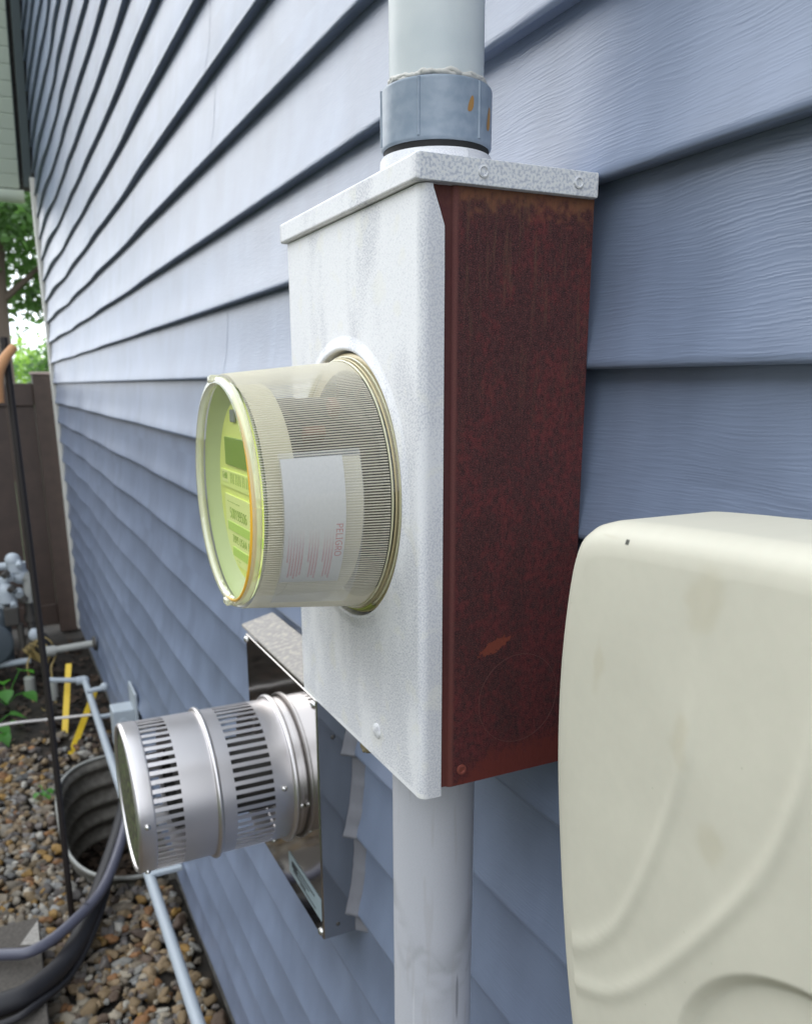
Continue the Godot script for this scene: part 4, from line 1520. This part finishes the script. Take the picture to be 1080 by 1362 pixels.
func electric_meter() -> void:
	var c := Vector3(MC.x, MC.y, 0)
	var t := thing("electric_meter", "round electric meter in a ribbed clear cover with glowing yellow green face", "electric meter", Vector3(MC.x, MC.y, BD))
	var g := Geo.new()
	# flange rings in the socket
	g.lathe([Vector2(0.0915, 0.0), Vector2(0.0915, 0.003), Vector2(0.0885, 0.0045), Vector2(0.080, 0.0045)], 128, zframe(c + Vector3(0, 0, 0.1120)))
	part("base_ring", g, M.brass_ring, t)
	for q in [[0.0890, 0.1176, 0.0008], [0.0876, 0.1198, 0.0006], [0.0866, 0.1218, 0.0007]]:
		g = Geo.new()
		var ring := []
		for k in 129:
			ring.append(mp(TAU * k / 128, q[0], q[1]))
		g.tube(ring, q[2], 8, false)
		part("flange_ring", g, M.brass_ring if q[2] < 0.00065 else M.cover_rim, t)
	g = Geo.new()
	g.lathe([Vector2(0.0905, 0.0), Vector2(0.0895, 0.0035), Vector2(0.0870, 0.0035)], 48, zframe(c + Vector3(0, 0, 0.1155)), deg_to_rad(60), deg_to_rad(140))
	part("gasket", g, M.gasket_green, t)
	# clear cover
	var prof := [Vector2(0.0880, 0.1165), Vector2(0.0862, 0.1205), Vector2(0.0855, 0.124), Vector2(0.0776, 0.203), Vector2(0.0768, 0.2058), Vector2(0.0748, 0.2078), Vector2(0.0725, 0.2086), Vector2(0.0705, 0.2080), Vector2(0.0695, 0.2062), Vector2(0.05, 0.2062), Vector2(0.0, 0.2062)]
	g = Geo.new()
	g.lathe(prof, 128, zframe(c))
	var cov := part("cover", g, M.clear_cover, t)
	# moulded ribs: nobody could count them, one part
	g = Geo.new()
	for k in 300:
		var ph := TAU * k / 300
		var w := 0.00042 / 0.082
		var P := []
		for z in [0.1228, 0.165, 0.2025]:
			var r := cover_r(z)
			P.append([mp(ph - w, r, z), mp(ph - w * 0.55, r + 0.00038, z), mp(ph + w * 0.55, r + 0.00038, z), mp(ph + w, r, z)])
		g.grid(P)
	part("moulded_rib", g, M.cover_rib, cov).set_meta("kind", "stuff")
	# front rim and its two clips
	g = Geo.new()
	var ring := []
	for k in 129:
		ring.append(mp(TAU * k / 128, 0.0740, 0.2052))
	g.tube(ring, 0.0030, 14, false)
	part("rim", g, M.cover_rim, cov)
	for d in [97.0, 268.0]:
		g = Geo.new()
		g.rbox(Vector3.ZERO, Vector3(0.005, 0.009, 0.008), 0.0015, 2, Transform3D(Basis(Vector3.BACK, deg_to_rad(d)), mp(deg_to_rad(d), 0.0752, 0.2058)))
		part("clip", g, M.cover_rim, cov)
	g = Geo.new()
	ring = []
	for k in 61:
		ring.append(mp(deg_to_rad(lerpf(-98, 50, k / 60.0)), 0.0722, 0.2070))
	var rr := []
	for k in 61:
		rr.append(0.0004 + 0.0018 * sin(PI * k / 60.0))
	g.tube(ring, rr, 8)
	part("amber_reflection", g, M.amber, t)  # amber arc standing in for the internal reflection along the rim
	# what shows inside
	g = Geo.new()
	g.lathe([Vector2(0.0, 0.1165), Vector2(0.062, 0.1165), Vector2(0.062, 0.178), Vector2(0.0, 0.178)], 64, zframe(c))
	part("mechanism", g, M.inner_dark, t)
	g = Geo.new()
	for q in [[38.0, 0.160, 0.007, 0.014], [58.0, 0.140, 0.012, 0.006]]:
		g.rbox(Vector3.ZERO, Vector3(0.010, q[2], q[3]), 0.0015, 1, Transform3D(Basis(Vector3.BACK, deg_to_rad(q[0])), mp(deg_to_rad(q[0]), 0.066, q[1])))
	part("coil", g, M.copper_part, t)
	g = Geo.new()
	g.lathe([Vector2(0.060, 0.1785), Vector2(0.0715, 0.1785), Vector2(0.0708, 0.1975)], 96, zframe(c))
	part("bezel", g, M.inner_cream, t)
	var P := []
	for i in 2:
		var row := []
		for k in 33:
			row.append(mp(deg_to_rad(lerpf(-75, 22, k / 32.0)), 0.0735 - 0.001 * i, lerpf(0.136, 0.1795, i)))
		P.append(row)
	g = Geo.new()
	g.shell(P, 0.001)
	part("inner_panel", g, M.inner_cream, t)
	# face
	g = Geo.new()
	g.lathe([Vector2(0.0742, 0.2010), Vector2(0.0612, 0.1932)], 96, zframe(c))
	part("face_ring", g, M.face_ring, t)
	g = Geo.new()
	g.lathe([Vector2(0.0612, 0.0), Vector2(0.0, 0.0)], 96, zframe(c + Vector3(0, 0, 0.1932)))
	var face := part("face_plate", g, M.face_green, t)
	var zf := 0.1932
	g = Geo.new()
	g.rbox(Vector3(MC.x - 0.004, MC.y + 0.026, zf + 0.0007), Vector3(0.068, 0.0195, 0.0014), 0.0005, 1)
	part("display", g, M.face_display, face)
	g = Geo.new()
	g.rbox(Vector3(MC.x - 0.012, MC.y + 0.0505, zf + 0.001), Vector3(0.011, 0.0085, 0.002), 0.0009, 2)
	part("button", g, M.face_button, face)
	g = Geo.new()
	g.rbox(Vector3(MC.x - 0.010, MC.y + 0.0060, zf + 0.0005), Vector3(0.090, 0.0125, 0.001), 0.0004, 1)
	var pn := part("upper_label", g, M.face_label, face)
	g = Geo.new()
	g.rbox(Vector3(MC.x - 0.041, MC.y + 0.0078, zf + 0.0011), Vector3(0.016, 0.0082, 0.0004), 0.0001, 1)
	part("logo_plate", g, M.face_label_pale, pn)
	flat_text("FelN", 0.0062, Vector2(-0.047, 0.0080), zf + 0.0014, pn)
	flat_text("||| |||| || |||", 0.0070, Vector2(-0.028, 0.0080), zf + 0.0011, pn)
	# lower label with a rounded foot
	g = Geo.new()
	var up := []
	var dn := []
	for i in 25:
		var x := lerpf(-0.046, 0.046, i / 24.0)
		var yb := -minf(0.0545, sqrt(0.0585 * 0.0585 - x * x))
		up.append(Vector3(MC.x + x, MC.y - 0.0052, zf + 0.0009))
		dn.append(Vector3(MC.x + x, MC.y + yb, zf + 0.0009))
	g.shell([dn, up], 0.0009)
	var lo := part("lower_label", g, M.face_label_pale, face)
	for q in [[-0.0275, 0.0065, -0.040, 0.046], [-0.0452, 0.0065, -0.030, 0.034]]:
		g = Geo.new()
		g.rbox(Vector3(MC.x + (q[2] + q[3]) / 2, MC.y + q[0], zf + 0.0011), Vector3(q[3] - q[2], q[1], 0.0006), 0.0002, 1)
		part("label_band", g, M.face_band, lo)
	flat_text("500199506", 0.0098, Vector2(-0.034, -0.0180), zf + 0.0010, lo, 0.9)
	flat_text("TYPE U5AA  No", 0.0075, Vector2(-0.030, -0.0362), zf + 0.0010, lo)
	flat_text("- -- -- -- - -- --", 0.0060, Vector2(-0.040, -0.0095), zf + 0.0010, lo)
	flat_text("-- ---", 0.0050, Vector2(-0.022, -0.0505), zf + 0.0010, lo)
	# warning label wrapped round the side, under clear tape
	var pw := []
	var tw := []
	for i in 5:
		var zz := lerpf(0.190, 0.152, i / 4.0)
		var row := []
		for k in 33:
			row.append(mp(deg_to_rad(lerpf(20.5, -38.5, k / 32.0)), cover_r(zz) + 0.00065, zz))
		pw.append(row)
		row = []
		zz = lerpf(0.1912, 0.1405, i / 4.0)
		for k in 33:
			row.append(mp(deg_to_rad(lerpf(23.0, -56.0, k / 32.0)), cover_r(zz) + 0.0012 + 0.0006 * smoothstep(26, 32, k), zz))
		tw.append(row)
	g = Geo.new()
	g.shell(pw, 0.0002, true)
	for e in g.v.size():
		var ph := atan2(g.v[e].y - MC.y, g.v[e].x - MC.x)
		g.uv[e] = Vector2((0.190 - g.v[e].z) / 0.038, (deg_to_rad(20.5) - ph) / deg_to_rad(59.0))
	var lab := part("warning_label", g, M.label_paper, t)
	g = bent_text("PELIGRO", 0.0058, deg_to_rad(-8), 0.1560, 0.0009)
	part("lettering", g, M.ink_red, lab)
	g = Geo.new()
	g.grid(tw, true)
	part("clear_tape", g, M.clear_tape, lab)

# ------------------------------------------------------------------ cream box
func seg_dist(p: Vector2, pts: Array) -> float:
	var d := 1e9
	for i in pts.size() - 1:
		d = minf(d, p.distance_to(Geometry2D.get_closest_point_to_segment(p, pts[i], pts[i + 1])))
	return d

func smooth2(pts: Array, per := 4) -> Array:
	var out := []
	for i in pts.size() - 1:
		for k in per:
			out.append((pts[i] as Vector2).cubic_interpolate(pts[i + 1], pts[maxi(i - 1, 0)], pts[mini(i + 2, pts.size() - 1)], k / float(per)))
	out.append(pts[-1])
	return out

func utility_box() -> void:
	var t := thing("utility_box", "cream plastic utility box with curved ridges, lower right beside the rusted panel", "utility box", Vector3(0.30, -0.11, 0.0))
	# outline, anticlockwise seen from the front, mirrored about x = 0.30
	var half := [Vector2(0.30, 0.2095), Vector2(0.26, 0.2085), Vector2(0.22, 0.2065), Vector2(0.19, 0.2045), Vector2(0.174, 0.2025), Vector2(0.163, 0.1975), Vector2(0.1565, 0.188), Vector2(0.1525, 0.170), Vector2(0.1495, 0.14), Vector2(0.1488, 0.11), Vector2(0.1500, 0.08), Vector2(0.1535, 0.045), Vector2(0.1580, 0.010), Vector2(0.1635, -0.025), Vector2(0.170, -0.055), Vector2(0.178, -0.082), Vector2(0.190, -0.100), Vector2(0.208, -0.110), Vector2(0.25, -0.114), Vector2(0.30, -0.115)]
	half = smooth2(half, 10)
	for i in half.size():
		half[i] = Vector2(0.30 - (0.30 - half[i].x) * 1.105, half[i].y)
	var loop := half.duplicate()
	for i in range(half.size() - 2, 0, -1):
		loop.append(Vector2(0.60 - half[i].x, half[i].y))
	var n := loop.size()
	var nrm := []
	for i in n:
		var d: Vector2 = (loop[(i + 1) % n] - loop[(i - 1 + n) % n]).normalized()
		nrm.append(Vector2(-d.y, d.x) * -1.0)     # outward
	var arcs := [smooth2([Vector2(0.125, -0.008), Vector2(0.145, -0.007), Vector2(0.161, -0.003), Vector2(0.178, 0.011), Vector2(0.196, 0.038), Vector2(0.214, 0.088), Vector2(0.221, 0.121), Vector2(0.2235, 0.169), Vector2(0.229, 0.198)]), smooth2([Vector2(0.125, -0.026), Vector2(0.145, -0.026), Vector2(0.162, -0.023), Vector2(0.190, -0.008), Vector2(0.220, 0.027), Vector2(0.258, 0.088), Vector2(0.271, 0.129), Vector2(0.274, 0.17)])]
	var rings := []
	for q in [[0.0, 0.055], [0.0, 0.080], [0.0, 0.1035], [0.0006, 0.1085], [0.0026, 0.1125], [0.0056, 0.1152], [0.0095, 0.1165], [0.0135, 0.1170]]:
		var row := []
		for i in n:
			var p: Vector2 = loop[i] - nrm[i] * q[0]
			row.append(Vector3(p.x, p.y, q[1]))
		rings.append(row)
	var inner: Array = rings[-1]
	var cc := Vector2(0.30, 0.05)
	for j in range(1, 121):
		var f := 1.0 - j / 120.0
		var row := []
		row.resize(n)
		for i in n / 2 + 1:
			var p := cc + (Vector2(inner[i].x, inner[i].y) - cc) * f
			var z := 0.1170 + 0.003 * (1.0 - f * f)
			for a in 2:
				var d := seg_dist(p, arcs[a])
				var fade := 1.0 - 0.85 * smoothstep(0.115, 0.15, p.y) if a == 0 else 1.0 - 0.8 * smoothstep(0.12, 0.17, p.y)
				z += 0.0012 * exp(-pow(d / 0.0036, 2.0)) * fade
			z -= 0.0045 * smoothstep(0.072, 0.066, p.distance_to(Vector2(0.30, -0.006)))
			row[i] = Vector3(p.x, p.y, z)
			row[(n - i) % n] = Vector3(0.60 - p.x, p.y, z)
		rings.append(row)
	var g := Geo.new()
	g.grid(rings, false, true)
	for e in g.v.size():
		g.uv[e] = Vector2((g.v[e].x - 0.13) / 0.34, (0.22 - g.v[e].y) / 0.34)
	part("lid", g, M.cream_plastic, t)
	g = Geo.new()
	g.rbox(Vector3(0.30, 0.047, 0.022), Vector3(0.285, 0.295, 0.068), 0.01, 2)
	part("back_case", g, M.cream_plastic, t)
